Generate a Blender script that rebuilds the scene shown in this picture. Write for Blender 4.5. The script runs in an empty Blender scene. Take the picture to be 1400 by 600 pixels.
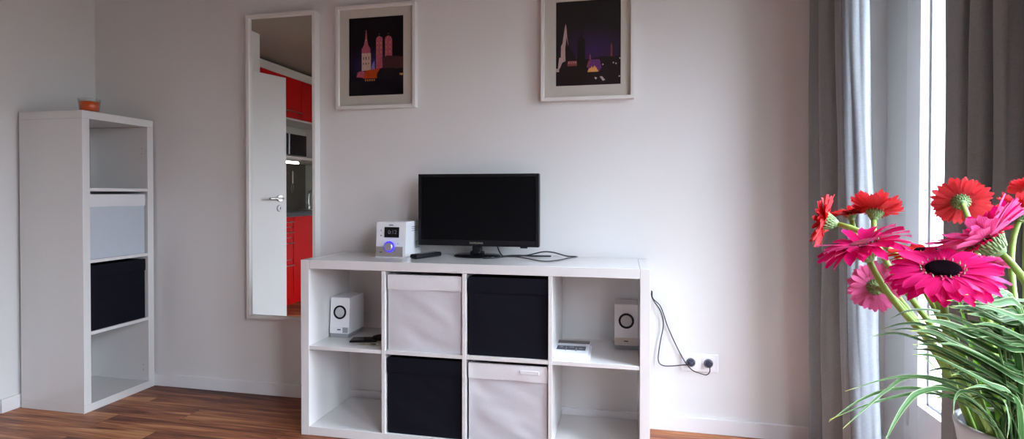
import bpy, bmesh, math, random
from mathutils import Vector, Matrix, noise
random.seed(11)
PI = math.pi
sc = bpy.context.scene
COL = sc.collection

# ------------------------------------------------------------------ materials
def newmat(name):
    m = bpy.data.materials.new(name); m.use_nodes = True
    nt = m.node_tree; b = nt.nodes['Principled BSDF']
    return m, nt, b
def mat(name, col, rough=.5, metal=0., spec=.5, coat=0., emit=None, es=0., bump=None, vary=None, sheen=0., trans=0.):
    m, nt, b = newmat(name)
    b.inputs['Base Color'].default_value = (*col, 1)
    b.inputs['Roughness'].default_value = rough
    b.inputs['Metallic'].default_value = metal
    b.inputs['Specular IOR Level'].default_value = spec
    b.inputs['Coat Weight'].default_value = coat
    b.inputs['Coat Roughness'].default_value = .05
    b.inputs['Sheen Weight'].default_value = sheen
    b.inputs['Transmission Weight'].default_value = trans
    if emit:
        b.inputs['Emission Color'].default_value = (*emit, 1); b.inputs['Emission Strength'].default_value = es
    tc = nt.nodes.new('ShaderNodeTexCoord')
    if vary:  # (scale, amount)
        n = nt.nodes.new('ShaderNodeTexNoise'); n.inputs['Scale'].default_value = vary[0]; n.inputs['Detail'].default_value = 4
        nt.links.new(tc.outputs['Object'], n.inputs['Vector'])
        mx = nt.nodes.new('ShaderNodeMix'); mx.data_type = 'RGBA'
        mx.inputs[6].default_value = (*[c*(1-vary[1]) for c in col], 1); mx.inputs[7].default_value = (*[min(1, c*(1+vary[1])) for c in col], 1)
        nt.links.new(n.outputs['Fac'], mx.inputs[0]); nt.links.new(mx.outputs[2], b.inputs['Base Color'])
    if bump:  # (scale, strength)
        n = nt.nodes.new('ShaderNodeTexNoise'); n.inputs['Scale'].default_value = bump[0]; n.inputs['Detail'].default_value = 3
        nt.links.new(tc.outputs['Object'], n.inputs['Vector'])
        bp = nt.nodes.new('ShaderNodeBump'); bp.inputs['Strength'].default_value = bump[1]; bp.inputs['Distance'].default_value = .002
        nt.links.new(n.outputs['Fac'], bp.inputs['Height']); nt.links.new(bp.outputs['Normal'], b.inputs['Normal'])
    return m

def cloth_mat(name, col, weave=900, transl=0.0, tcol=None):
    m, nt, b = newmat(name)
    b.inputs['Roughness'].default_value = .9; b.inputs['Specular IOR Level'].default_value = .15
    tc = nt.nodes.new('ShaderNodeTexCoord')
    mp = nt.nodes.new('ShaderNodeMapping'); mp.inputs['Scale'].default_value = (weave, weave, weave*.18)
    mp2 = nt.nodes.new('ShaderNodeMapping'); mp2.inputs['Scale'].default_value = (weave*.15, weave*.15, weave)
    n1 = nt.nodes.new('ShaderNodeTexNoise'); n1.inputs['Scale'].default_value = 1.; n2 = nt.nodes.new('ShaderNodeTexNoise'); n2.inputs['Scale'].default_value = 1.
    nt.links.new(tc.outputs['Object'], mp.inputs[0]); nt.links.new(tc.outputs['Object'], mp2.inputs[0])
    nt.links.new(mp.outputs[0], n1.inputs['Vector']); nt.links.new(mp2.outputs[0], n2.inputs['Vector'])
    ad = nt.nodes.new('ShaderNodeMath'); ad.operation = 'ADD'
    nt.links.new(n1.outputs['Fac'], ad.inputs[0]); nt.links.new(n2.outputs['Fac'], ad.inputs[1])
    cr = nt.nodes.new('ShaderNodeValToRGB')
    cr.color_ramp.elements[0].position = .3; cr.color_ramp.elements[0].color = (*[c*.88 for c in col], 1)
    cr.color_ramp.elements[1].position = .7; cr.color_ramp.elements[1].color = (*[min(1, c*1.12) for c in col], 1)
    hm = nt.nodes.new('ShaderNodeMath'); hm.operation = 'MULTIPLY'; hm.inputs[1].default_value = .5
    nt.links.new(ad.outputs[0], hm.inputs[0]); nt.links.new(hm.outputs[0], cr.inputs[0])
    nt.links.new(cr.outputs[0], b.inputs['Base Color'])
    if transl:
        t = nt.nodes.new('ShaderNodeBsdfTranslucent'); t.inputs[0].default_value = (*(tcol or col), 1)
        mx = nt.nodes.new('ShaderNodeMixShader'); mx.inputs[0].default_value = transl
        out = nt.nodes['Material Output']
        nt.links.new(b.outputs[0], mx.inputs[1]); nt.links.new(t.outputs[0], mx.inputs[2]); nt.links.new(mx.outputs[0], out.inputs[0])
    return m

def glass_mat(name, tint=(1, 1, 1), ior=1.45):
    m = bpy.data.materials.new(name); m.use_nodes = True; nt = m.node_tree; nt.nodes.clear()
    out = nt.nodes.new('ShaderNodeOutputMaterial'); tr = nt.nodes.new('ShaderNodeBsdfTransparent'); tr.inputs[0].default_value = (*tint, 1)
    gl = nt.nodes.new('ShaderNodeBsdfGlossy'); gl.inputs['Roughness'].default_value = .02
    lw = nt.nodes.new('ShaderNodeLayerWeight'); lw.inputs[0].default_value = .5; pw = nt.nodes.new('ShaderNodeMath'); pw.operation = 'POWER'; pw.inputs[1].default_value = 4.
    fr = nt.nodes.new('ShaderNodeMath'); fr.operation = 'MULTIPLY_ADD'; fr.inputs[1].default_value = .6; fr.inputs[2].default_value = ((ior-1)/(ior+1))**2
    nt.links.new(lw.outputs['Facing'], pw.inputs[0]); nt.links.new(pw.outputs[0], fr.inputs[0])
    mx = nt.nodes.new('ShaderNodeMixShader')
    nt.links.new(fr.outputs[0], mx.inputs[0]); nt.links.new(tr.outputs[0], mx.inputs[1]); nt.links.new(gl.outputs[0], mx.inputs[2]); nt.links.new(mx.outputs[0], out.inputs[0])
    return m

def wood_floor():
    m, nt, b = newmat('laminate_planks')
    N = nt.nodes.new; L = nt.links.new
    tc = N('ShaderNodeTexCoord')
    br = N('ShaderNodeTexBrick'); br.offset = .37; br.offset_frequency = 2; br.squash = 1
    br.inputs['Color1'].default_value = (0, 0, 0, 1); br.inputs['Color2'].default_value = (1, 1, 1, 1); br.inputs['Mortar'].default_value = (.5, .5, .5, 1)
    br.inputs['Scale'].default_value = 1; br.inputs['Mortar Size'].default_value = .0012; br.inputs['Mortar Smooth'].default_value = .3
    br.inputs['Brick Width'].default_value = .92; br.inputs['Row Height'].default_value = .128
    L(tc.outputs['Object'], br.inputs['Vector'])
    sep = N('ShaderNodeSeparateColor'); L(br.outputs['Color'], sep.inputs[0])
    # grain coordinates, shifted per plank
    mp = N('ShaderNodeMapping'); mp.inputs['Scale'].default_value = (1.5, 17, 1)
    L(tc.outputs['Object'], mp.inputs[0])
    cmb = N('ShaderNodeCombineXYZ'); mul = N('ShaderNodeMath'); mul.operation = 'MULTIPLY'; mul.inputs[1].default_value = 37.
    L(sep.outputs[0], mul.inputs[0]); L(mul.outputs[0], cmb.inputs[0]); L(mul.outputs[0], cmb.inputs[1]); L(mul.outputs[0], cmb.inputs[2])
    ad = N('ShaderNodeVectorMath'); ad.operation = 'ADD'; L(mp.outputs[0], ad.inputs[0]); L(cmb.outputs[0], ad.inputs[1])
    n1 = N('ShaderNodeTexNoise'); n1.inputs['Scale'].default_value = 1.; n1.inputs['Detail'].default_value = 7; n1.inputs['Roughness'].default_value = .6; n1.inputs['Distortion'].default_value = .8
    L(ad.outputs[0], n1.inputs['Vector'])
    mp2 = N('ShaderNodeMapping'); mp2.inputs['Scale'].default_value = (2.4, 70, 1); L(ad.outputs[0], mp2.inputs[0])
    mp2.inputs['Scale'].default_value = (1.5, 4, 1)
    n2 = N('ShaderNodeTexNoise'); n2.inputs['Scale'].default_value = 2.; n2.inputs['Detail'].default_value = 5; L(mp2.outputs[0], n2.inputs['Vector'])
    a1 = N('ShaderNodeMath'); a1.operation = 'MULTIPLY'; a1.inputs[1].default_value = .62; L(n1.outputs['Fac'], a1.inputs[0])
    a2 = N('ShaderNodeMath'); a2.operation = 'MULTIPLY_ADD'; a2.inputs[1].default_value = .3; L(n2.outputs['Fac'], a2.inputs[0]); L(a1.outputs[0], a2.inputs[2])
    a3 = N('ShaderNodeMath'); a3.operation = 'MULTIPLY_ADD'; a3.inputs[1].default_value = .12; L(sep.outputs[0], a3.inputs[0]); L(a2.outputs[0], a3.inputs[2])
    cr = N('ShaderNodeValToRGB'); e = cr.color_ramp.elements
    e[0].position = .39; e[0].color = (.06, .016, .009, 1)
    e[1].position = .67; e[1].color = (.60, .28, .115, 1)
    x = e.new(.49); x.color = (.20, .058, .026, 1)
    x = e.new(.57); x.color = (.37, .13, .052, 1)
    L(a3.outputs[0], cr.inputs[0])
    mm = N('ShaderNodeMix'); mm.data_type = 'RGBA'; mm.inputs[7].default_value = (.05, .018, .01, 1)
    L(br.outputs['Fac'], mm.inputs[0]); L(cr.outputs[0], mm.inputs[6])
    L(mm.outputs[2], b.inputs['Base Color'])
    b.inputs['Roughness'].default_value = .42; b.inputs['Specular IOR Level'].default_value = .28
    bp = N('ShaderNodeBump'); bp.inputs['Strength'].default_value = .15; bp.inputs['Distance'].default_value = .001
    L(n1.outputs['Fac'], bp.inputs['Height']); L(bp.outputs[0], b.inputs['Normal'])
    return m

def petal_mat(name, top, under, tip=None):
    m, nt, b = newmat(name); N = nt.nodes.new; L = nt.links.new
    uv = N('ShaderNodeUVMap'); uv.uv_map = 'uv'; sp = N('ShaderNodeSeparateXYZ'); L(uv.outputs[0], sp.inputs[0])
    wv = N('ShaderNodeMath'); wv.operation = 'MULTIPLY'; wv.inputs[1].default_value = 31.; L(sp.outputs[0], wv.inputs[0])
    sn = N('ShaderNodeMath'); sn.operation = 'SINE'; L(wv.outputs[0], sn.inputs[0])
    s2 = N('ShaderNodeMath'); s2.operation = 'MULTIPLY_ADD'; s2.inputs[1].default_value = .22; s2.inputs[2].default_value = .25; L(sn.outputs[0], s2.inputs[0])
    def shade(c, k):
        mx = N('ShaderNodeMix'); mx.data_type = 'RGBA'; mx.inputs[6].default_value = (*c, 1); mx.inputs[7].default_value = (*[v*k for v in c], 1)
        L(s2.outputs[0], mx.inputs[0]); return mx
    a = shade(top, .62); u = shade(under, .45)
    g = N('ShaderNodeNewGeometry'); mx = N('ShaderNodeMix'); mx.data_type = 'RGBA'
    L(g.outputs['Backfacing'], mx.inputs[0]); L(a.outputs[2], mx.inputs[6]); L(u.outputs[2], mx.inputs[7])
    L(mx.outputs[2], b.inputs['Base Color'])
    b.inputs['Roughness'].default_value = .55; b.inputs['Specular IOR Level'].default_value = .25
    t = N('ShaderNodeBsdfTranslucent'); L(mx.outputs[2], t.inputs[0])
    ms = N('ShaderNodeMixShader'); ms.inputs[0].default_value = .28
    L(b.outputs[0], ms.inputs[1]); L(t.outputs[0], ms.inputs[2]); L(ms.outputs[0], nt.nodes['Material Output'].inputs[0])
    return m

def blade_mat(name, green, cream, edge=True, cw=.5):
    m, nt, b = newmat(name); N = nt.nodes.new; L = nt.links.new
    uv = N('ShaderNodeUVMap'); uv.uv_map = 'uv'; sp = N('ShaderNodeSeparateXYZ'); L(uv.outputs[0], sp.inputs[0])
    cr = N('ShaderNodeValToRGB'); e = cr.color_ramp.elements
    e[0].position = 0; e[0].color = (*cream, 1); e[1].position = 1; e[1].color = (*cream, 1)
    for p, c in ((.09, cream), (.15, green), (.42, green), (.47, [x*1.6 for x in green]), (.53, [x*1.6 for x in green]), (.58, green), (.85, green), (.91, cream)):
        x = e.new(p); x.color = (*c, 1)
    L(sp.outputs[0], cr.inputs[0])
    tipc = N('ShaderNodeMix'); tipc.data_type = 'RGBA'; tipc.inputs[7].default_value = (.42, .44, .08, 1)
    r2 = N('ShaderNodeMapRange'); r2.inputs[1].default_value = .93; r2.inputs[2].default_value = 1.; L(sp.outputs[1], r2.inputs[0])
    L(r2.outputs[0], tipc.inputs[0]); L(cr.outputs[0], tipc.inputs[6])
    L(tipc.outputs[2], b.inputs['Base Color']); b.inputs['Roughness'].default_value = .55; b.inputs['Specular IOR Level'].default_value = .2
    t = N('ShaderNodeBsdfTranslucent'); L(tipc.outputs[2], t.inputs[0])
    ms = N('ShaderNodeMixShader'); ms.inputs[0].default_value = .3
    L(b.outputs[0], ms.inputs[1]); L(t.outputs[0], ms.inputs[2]); L(ms.outputs[0], nt.nodes['Material Output'].inputs[0])
    return m

M = {}
M['wall'] = mat('wall_paint', (.74, .725, .71), .75, spec=.2, bump=(160, .06), vary=(3, .01))
M['ceil'] = mat('ceiling_paint', (.32, .285, .24), .9, spec=.1)  # shade put into the ceiling colour, darkened to dim the upper walls
M['trimw'] = mat('baseboard_white', (.80, .78, .78), .35, spec=.4)
M['floor'] = wood_floor()
M['lacq'] = mat('white_lacquer', (.72, .705, .69), .16, spec=.5, coat=.25)
M['frame'] = mat('white_frame', (.72, .70, .67), .4, spec=.3)
M['matb'] = mat('picture_mount', (.56, .53, .47), .85, spec=.1)
M['mirror'] = mat('mirror_silver', (.86, .87, .86), .004, metal=1)
M['doorw'] = mat('door_white', (.80, .80, .78), .4)
M['metal'] = mat('brushed_steel', (.62, .62, .60), .28, metal=1)
M['dmetal'] = mat('dark_steel', (.18, .17, .15), .35, metal=1)
M['red'] = mat('red_gloss_front', (.52, .002, .003), .3, spec=.25)
M['cornice'] = mat('kitchen_pale_trim', (.62, .62, .56), .5)
M['worktop'] = mat('worktop_dark', (.06, .065, .07), .35, vary=(40, .3))
M['worktope'] = mat('worktop_edge', (.22, .25, .26), .4)
M['splash'] = mat('backsplash_brown', (.075, .062, .048), .45, vary=(9, .25))
M['niche'] = mat('kitchen_wall', (.52, .54, .47), .7)
M['black'] = mat('black_plastic', (.008, .008, .010), .4, spec=.2)
M['gblack'] = mat('black_gloss', (.006, .006, .008), .14, spec=.25)
M['screen'] = mat('tv_screen', (.002, .002, .003), .16, spec=.12)
M['rubber'] = mat('cable_black', (.015, .017, .022), .45)
M['wplast'] = mat('white_plastic', (.78, .78, .80), .3)
M['gplast'] = mat('grey_plastic', (.30, .31, .32), .45)
M['silver'] = mat('silver_plate', (.50, .46, .42), .3, metal=.7)
M['cone'] = mat('speaker_cone', (.50, .50, .50), .6)
M['blueled'] = mat('blue_led_ring', (.05, .03, .8), .3, emit=(.06, .04, 1.), es=.5)
M['digits'] = mat('display_digits', (.16, .17, .20), .5, emit=(.5, .55, .7), es=.0)
M['darkmark'] = mat('dark_print', (.05, .05, .07), .6)
M['lamp'] = mat('lit_tube', (1, .95, .8), .4, emit=(1, .93, .78), es=7.)
M['plug'] = mat('plug_black', (.02, .025, .05), .4)
M['socket'] = mat('socket_white', (.82, .82, .84), .3)
M['sockin'] = mat('socket_well', (.20, .20, .22), .4)
M['boxw'] = cloth_mat('white_box_fabric', (.58, .565, .59), 1500)
M['boxw2'] = cloth_mat('pale_blue_box_fabric', (.50, .54, .59), 1500)
M['cuffw'] = cloth_mat('white_box_cuff', (.72, .71, .72), 1500)
M['boxd'] = cloth_mat('navy_black_box_fabric', (.006, .006, .011), 500)
M['curt'] = cloth_mat('grey_curtain_linen', (.29, .305, .31), 420, .15, (.30, .31, .32))
M['curtl'] = cloth_mat('curtain_lit_edge', (.19, .198, .21), 420, .08, (.30, .31, .33))  # same curtain where the window lights it; colour darkened against glare
M['glass'] = glass_mat('window_glass')
M['pglass'] = glass_mat('picture_glass', ior=1.18)
M['cglass'] = glass_mat('candle_glass', (.93, .95, .93), 1.5)
M['wax'] = mat('orange_wax', (.85, .10, .004), .3, emit=None, coat=.3)
M['pot'] = mat('pale_grey_pot', (.62, .64, .66), .28, coat=.2)
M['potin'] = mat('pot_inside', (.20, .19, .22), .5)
M['soil'] = mat('potting_soil', (.025, .018, .012), .95, bump=(90, .8), vary=(80, .5))
M['stem'] = mat('gerbera_stem', (.23, .36, .07), .5, vary=(30, .25), spec=.3)
M['calyx'] = mat('gerbera_calyx', (.20, .31, .12), .6, vary=(160, .5))
M['disc'] = mat('flower_disc_dark', (.008, .004, .006), .95, spec=.0, bump=(900, .8))
M['discr'] = mat('flower_disc_red', (.40, .02, .06), .8, bump=(900, .8))
M['p_mag'] = petal_mat('petals_magenta', (.84, .003, .17), (.88, .13, .40))
M['p_red'] = petal_mat('petals_red', (.66, .005, .006), (.80, .045, .06))
M['p_pink'] = petal_mat('petals_pink', (.74, .04, .20), (.80, .13, .33))
M['flor'] = petal_mat('florets_magenta', (.66, .01, .10), (.8, .12, .22))
M['blade'] = blade_mat('striped_grass', (.055, .135, .04), (.33, .42, .21))
M['blade2'] = blade_mat('bright_grass', (.11, .30, .015), (.20, .42, .05))
M['paper'] = mat('booklet_paper', (.80, .82, .88), .5)
M['papimg'] = mat('booklet_photo_strip', (.05, .06, .09), .4, vary=(90, .9))
M['papgrey'] = mat('booklet_grey_strip', (.22, .20, .19), .5)
M['phone'] = mat('phone_case', (.010, .008, .008), .35, spec=.2)
M['leather'] = mat('dark_leather', (.018, .012, .012), .6, spec=.2)
M['brass'] = mat('key_brass', (.62, .55, .35), .3, metal=1)
M['out'] = mat('outside_render', (.5, .5, .48), .8)
M['slab'] = mat('balcony_concrete', (.22, .20, .18), .9)  # darkened to cut the light bounced onto the ceiling
M['tabw'] = mat('side_table_white', (.75, .74, .72), .35)
M['dark'] = mat('dark_gap', (.01, .01, .01), .9)
M['heart'] = mat('heart_red', (.7, .01, .01), .4)

# ------------------------------------------------------------------ mesh helpers
class MB:
    def __init__(s): s.bm = bmesh.new(); s.uv = s.bm.loops.layers.uv.new('uv')
    def box(s, x0, x1, y0, y1, z0, z1, bev=0., mi=0, seg=2):
        t = bmesh.new()
        vs = [t.verts.new((x, y, z)) for x in (x0, x1) for y in (y0, y1) for z in (z0, z1)]
        for f in ((0, 1, 3, 2), (4, 6, 7, 5), (0, 4, 5, 1), (2, 3, 7, 6), (0, 2, 6, 4), (1, 5, 7, 3)):
            t.faces.new([vs[i] for i in f])
        bmesh.ops.recalc_face_normals(t, faces=t.faces)
        if bev: bmesh.ops.bevel(t, geom=t.edges[:], offset=bev, segments=seg, affect='EDGES', profile=.5)
        s.add(t, mi); return s
    def add(s, t, mi=0, mtx=None, smooth=False):
        mp = {}
        for v in t.verts: mp[v] = s.bm.verts.new(mtx @ v.co if mtx else v.co)
        for f in t.faces:
            try: g = s.bm.faces.new([mp[v] for v in f.verts]); g.material_index = mi; g.smooth = smooth
            except ValueError: pass
        t.free()
    def prism(s, pts, y0, y1, mi=0, axis='y'):
        """polygon pts (a,b) extruded; axis y: (x,z); axis x: (y,z); axis z: (x,y)"""
        def P(a, b, c): return {'y': (a, c, b), 'x': (c, a, b), 'z': (a, b, c)}[axis]
        t = bmesh.new()
        A = [t.verts.new(P(a, b, y0)) for a, b in pts]; B = [t.verts.new(P(a, b, y1)) for a, b in pts]
        n = len(pts)
        t.faces.new(A); t.faces.new(B[::-1])
        for i in range(n): t.faces.new((A[i], A[(i+1) % n], B[(i+1) % n], B[i]))
        bmesh.ops.recalc_face_normals(t, faces=t.faces); s.add(t, mi); return s
    def lathe(s, prof, n=40, c=(0, 0, 0), mtx=None, mi=0, sx=1., sy=1.):
        """prof: list of (r,z); revolved about z"""
        t = bmesh.new(); rings = []
        for r, z in prof:
            if r < 1e-6: rings.append([t.verts.new((c[0], c[1], c[2]+z))])
            else: rings.append([t.verts.new((c[0]+sx*r*math.cos(2*PI*k/n), c[1]+sy*r*math.sin(2*PI*k/n), c[2]+z)) for k in range(n)])
        for a, b in zip(rings, rings[1:]):
            for k in range(n):
                k2 = (k+1) % n
                if len(a) == 1 and len(b) == 1: continue
                if len(a) == 1: t.faces.new((a[0], b[k], b[k2]))
                elif len(b) == 1: t.faces.new((a[k], a[k2], b[0]))
                else: t.faces.new((a[k], a[k2], b[k2], b[k]))
        bmesh.ops.recalc_face_normals(t, faces=t.faces); s.add(t, mi, mtx, True); return s
    def tube(s, pts, r, n=8, mi=0, caps=True):
        pts = [Vector(p) for p in pts]; rs = r if isinstance(r, (list, tuple)) else [r]*len(pts)
        rings = []; up = Vector((0, 0, 1))
        prev = None
        for i, p in enumerate(pts):
            d = (pts[min(i+1, len(pts)-1)]-pts[max(i-1, 0)]).normalized()
            if prev is None:
                a = d.orthogonal().normalized()
            else:
                a = (prev - d*prev.dot(d)).normalized()
            prev = a; b = d.cross(a)
            rings.append([s.bm.verts.new(p+(a*math.cos(2*PI*k/n)+b*math.sin(2*PI*k/n))*rs[i]) for k in range(n)])
        for a, b in zip(rings, rings[1:]):
            for k in range(n):
                f = s.bm.faces.new((a[k], a[(k+1) % n], b[(k+1) % n], b[k])); f.smooth = True; f.material_index = mi
        if caps:
            f = s.bm.faces.new(rings[0][::-1]); f.material_index = mi
            f = s.bm.faces.new(rings[-1]); f.material_index = mi
        return s
    def cyl(s, c, r, h, axis='z', n=32, mi=0, bev=0.):
        R = {'z': Matrix.Identity(4), 'y': Matrix.Rotation(PI/2, 4, 'X'), 'x': Matrix.Rotation(PI/2, 4, 'Y')}[axis]
        b = bev
        prof = [(0, -h/2), (r-b, -h/2), (r, -h/2+b), (r, h/2-b), (r-b, h/2), (0, h/2)] if b else [(0, -h/2), (r, -h/2), (r, h/2), (0, h/2)]
        t = MB(); t.lathe(prof, n); s.add(t.bm, mi, Matrix.Translation(c) @ R)
        return s
    def grid(s, fn, nu, nv, mi=0, smooth=True, close=False):
        V = [[s.bm.verts.new(fn(i/nu, j/nv)) for j in range(nv+1)] for i in range(nu+1)]
        for i in range(nu):
            for j in range(nv):
                f = s.bm.faces.new((V[i][j], V[i+1][j], V[i+1][j+1], V[i][j+1])); f.smooth = smooth; f.material_index = mi
                for l, (a, b) in zip(f.loops, ((i, j), (i+1, j), (i+1, j+1), (i, j+1))): l[s.uv].uv = (a/nu, b/nv)
        return s
    def poly(s, pts, mi=0):
        f = s.bm.faces.new([s.bm.verts.new(p) for p in pts]); f.material_index = mi; return s
    def build(s, name, mats, parent=None, loc=(0, 0, 0), rz=0., autosm=False):
        me = bpy.data.meshes.new(name); s.bm.normal_update(); s.bm.to_mesh(me); s.bm.free()
        for m in (mats if isinstance(mats, (list, tuple)) else [mats]): me.materials.append(m)
        o = bpy.data.objects.new(name, me); COL.objects.link(o)
        o.location = loc; o.rotation_euler = (0, 0, rz)
        if parent: o.parent = parent
        return o
def smooth_edges(o, ang=40):
    for p in o.data.polygons: p.use_smooth = True
    try: o.data.set_sharp_from_angle(angle=math.radians(ang))
    except Exception: pass
    return o
def empty(name, loc=(0, 0, 0), rz=0.):
    o = bpy.data.objects.new(name, None); COL.objects.link(o); o.location = loc; o.rotation_euler = (0, 0, rz); o.empty_display_size = .05
    return o
def tag(o, label=None, cat=None, group=None, kind=None):
    if label: o['label'] = label
    if cat: o['category'] = cat
    if group: o['group'] = group
    if kind: o['kind'] = kind
    return o
def copy_tree(o, parent=None):
    c = o.copy(); COL.objects.link(c); c.parent = parent
    for ch in list(o.children): copy_tree(ch, c)
    return c
def text_mesh(name, txt, size, material, parent, loc, rot, extrude=.0003, scalex=1.):
    cu = bpy.data.curves.new(name, 'FONT'); cu.body = txt; cu.size = size; cu.extrude = extrude; cu.align_x = 'CENTER'; cu.align_y = 'CENTER'
    ob = bpy.data.objects.new(name+'_tmp', cu); COL.objects.link(ob)
    dg = bpy.context.evaluated_depsgraph_get(); me = bpy.data.meshes.new_from_object(ob.evaluated_get(dg))
    COL.objects.unlink(ob); bpy.data.objects.remove(ob)
    me.materials.clear(); me.materials.append(material)
    o = bpy.data.objects.new(name, me); COL.objects.link(o); o.parent = parent; o.location = loc; o.rotation_euler = rot; o.scale = (scalex, 1, 1)
    return o
def struct(o, label=None):
    o['kind'] = 'structure'
    if label: o['label'] = label; 
    return o
def catmull(P, n=10):
    P = [Vector(p) for p in P]; out = []
    Q = [P[0]*2-P[1]]+P+[P[-1]*2-P[-2]]
    for i in range(1, len(Q)-2):
        for k in range(n):
            t = k/n; a, b, c, d = Q[i-1:i+3]
            out.append(.5*((2*b)+(c-a)*t+(2*a-5*b+4*c-d)*t*t+(3*b-a-3*c+d)*t**3))
    out.append(P[-1]); return out

# ------------------------------------------------------------------ room shell
XR = 4.08; HC = 2.41; YB = -4.7; XK = -.76
YO1 = -.182; YO2 = -3.3; ZO = 2.26      # window wall opening
struct(MB().box(XK-.1, XR+.02, YB-.1, .1, -.08, 0).build('floor', M['floor']), 'reddish brown laminate plank floor')
struct(MB().box(XK-.1, XR+.165, YB-.1, .1, HC, HC+.08).build('ceiling', M['ceil']), 'plain painted ceiling, coloured dark to shade the upper walls')
struct(MB().box(-.12, XR+.165, 0, .1, 0, HC).build('wall_back', M['wall']), 'white painted wall behind the television')
struct(MB().box(-.12, 0, -.60, 0, 0, HC).build('wall_left', M['wall']), 'white painted wall behind the tall shelf')
w = MB(); w.box(-.12, 0, -1.518, -1.50, 0, HC); w.box(-.12, 0, -1.50, -.60, 2.04, HC)
struct(w.build('wall_doorway', M['wall']), 'white painted wall above the doorway')
struct(MB().box(XK, -.12, -1.60, -1.518, 0, HC).build('wall_partition', M['wall']), 'short partition wall between doorway and kitchen')
struct(MB().box(XK, -.12, -3.46, -3.36, 0, HC).build('wall_niche', M['wall']), 'end wall of the kitchen niche')
struct(MB().box(-.12, 0, YB, -3.40, 0, HC).build('wall_rear', M['wall']), 'white painted wall beyond the kitchen')
struct(MB().box(XK-.1, XK, -3.46, .1, 0, HC).build('wall_kitchen', M['niche']), 'pale green grey kitchen wall seen in mirror')
struct(MB().box(-.12, XR+.165, YB-.1, YB, 0, HC).build('wall_front', M['wall']), 'white painted wall behind the camera')
w = MB(); w.box(XR, XR+.165, YO1, 0, 0, HC); w.box(XR, XR+.165, YB, YO2, 0, HC); w.box(XR, XR+.165, YO2, YO1, ZO, HC)
struct(w.build('wall_right', M['wall']), 'white painted window wall')
def board(name, pts, label):
    m = MB()
    for (x0, x1, y0, y1) in pts: m.box(x0, x1, y0, y1, 0, .068, .003)
    return struct(m.build(name, M['trimw']), label)
board('baseboard_back', [(0, XR, -.014, 0)], 'white baseboard along the television wall')
board('baseboard_left', [(0, .014, -.505, -.014)], 'short white baseboard beside the tall shelf')
board('baseboard_right', [(XR-.014, XR, -.17, -.014)], 'white baseboard at window corner')
m = MB(); m.box(-.13, .012, -.60, -.51, 0, 2.11, .002); m.box(-.13, .012, -1.515, -1.50, 0, 2.04); m.box(-.13, .012, -1.515, -.51, 2.04, 2.05)
struct(m.build('trim_1', M['doorw']), 'white frame of the doorway')

# room door, ajar (seen in the mirror)
DL = .877
dr = empty('door_1', (0.012, -.620, .008), math.atan2(-.838, .259)); struct(dr, 'white interior door standing ajar, seen in mirror')
MB().box(0, DL, -.02, .02, 0, 2.012, .002).build('door_leaf', M['doorw'], dr)
hd = MB(); hd.cyl((DL-.065, .026, 1.035), .026, .012, 'y', bev=.002)
h = hd.build('handle_rose', M['metal'], dr)
MB().tube(catmull([(DL-.065, .03, 1.035), (DL-.065, .062, 1.035), (DL-.085, .072, 1.035), (DL-.13, .072, 1.035), (DL-.195, .070, 1.033)], 6), .0085, 12).build('handle_lever', M['metal'], h)
k = MB(); k.cyl((DL-.065, .025, .955), .026, .010, 'y', bev=.002); kk = k.build('keyhole_plate', M['wplast'], dr)
MB().box(DL-.068, DL-.062, .0295, .031, .945, .965, .0005).build('keyhole', M['dark'], kk)

# window wall: balcony door (window_1) and unseen glazing added for wider daylight (added_window_2)
def win_frame(nm, ya, yb, zb, label, rail):
    e = empty(nm, (XR, ya, 0)); struct(e, label)
    def bx(mb, y0, y1, z0, z1, x0, x1, bev=.003): mb.box(x0, x1, min(y0, y1)-0, max(y0, y1), z0, z1, bev)
    L = yb-ya  # negative
    f = MB()
    bx(f, 0, -.052, 0.0, ZO, -.006, .07); bx(f, L+.052, L, 0.0, ZO, -.006, .07); bx(f, -.052, L+.052, ZO-.055, ZO, -.006, .07); bx(f, -.052, L+.052, 0, .045, -.006, .07)
    f.build('window_frame', M['trimw'], e)
    s = MB(); i0 = -.056; i1 = L+.056; t = .064
    bx(s, i0, i0-t, .049, ZO-.059, -.014, .05); bx(s, i1+t, i1, .049, ZO-.059, -.014, .05)
    bx(s, i0-t, i1+t, .049, rail, -.014, .05); bx(s, i0-t, i1+t, ZO-.059-t, ZO-.059, -.014, .05)
    sh = s.build('sash', M['trimw'], e)
    b = MB(); g0 = i0-t; g1 = i1+t
    for (y0, y1, z0, z1) in ((g0, g0-.010, rail, ZO-.123), (g1+.010, g1, rail, ZO-.123), (g0, g1, rail, rail+.010), (g0, g1, ZO-.133, ZO-.123)):
        bx(b, y0, y1, z0, z1, .018, .030, .001)
    b.build('glazing_bead', M['gplast'], sh)
    g = MB(); bx(g, g0, g1, rail, ZO-.123, .030, .036, 0); g.build('pane', M['glass'], sh)
    hg = MB(); hg.cyl((-.016, i0+.004, .24), .007, .09, 'z', 16, bev=.002); hg.cyl((-.016, i0+.004, 2.0), .007, .09, 'z', 16, bev=.002)
    hg.build('hinge', M['trimw'], e)
    return e
win_frame('window_1', YO1, -1.22, 0, 'white framed glazed balcony door beside the grey curtain', .300)
win_frame('added_window_2', -1.225, -2.26, 0, 'unseen second white framed glazed panel, added to widen the daylight', .300)
win_frame('added_window_3', -2.265, YO2, 0, 'unseen third white framed glazed panel, added to widen the daylight', .300)
# outside
o = struct(MB().box(XR+.165, XR+1.75, YO2-.6, .5, -.12, -.02).build('trim_2', M['slab']), 'unseen concrete balcony floor, darkened to keep light off the ceiling')
o = struct(MB().box(XR+1.65, XR+1.75, YO2-.6, .5, -.02, .9).build('trim_3', M['out']), 'white balcony parapet outside')

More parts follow.
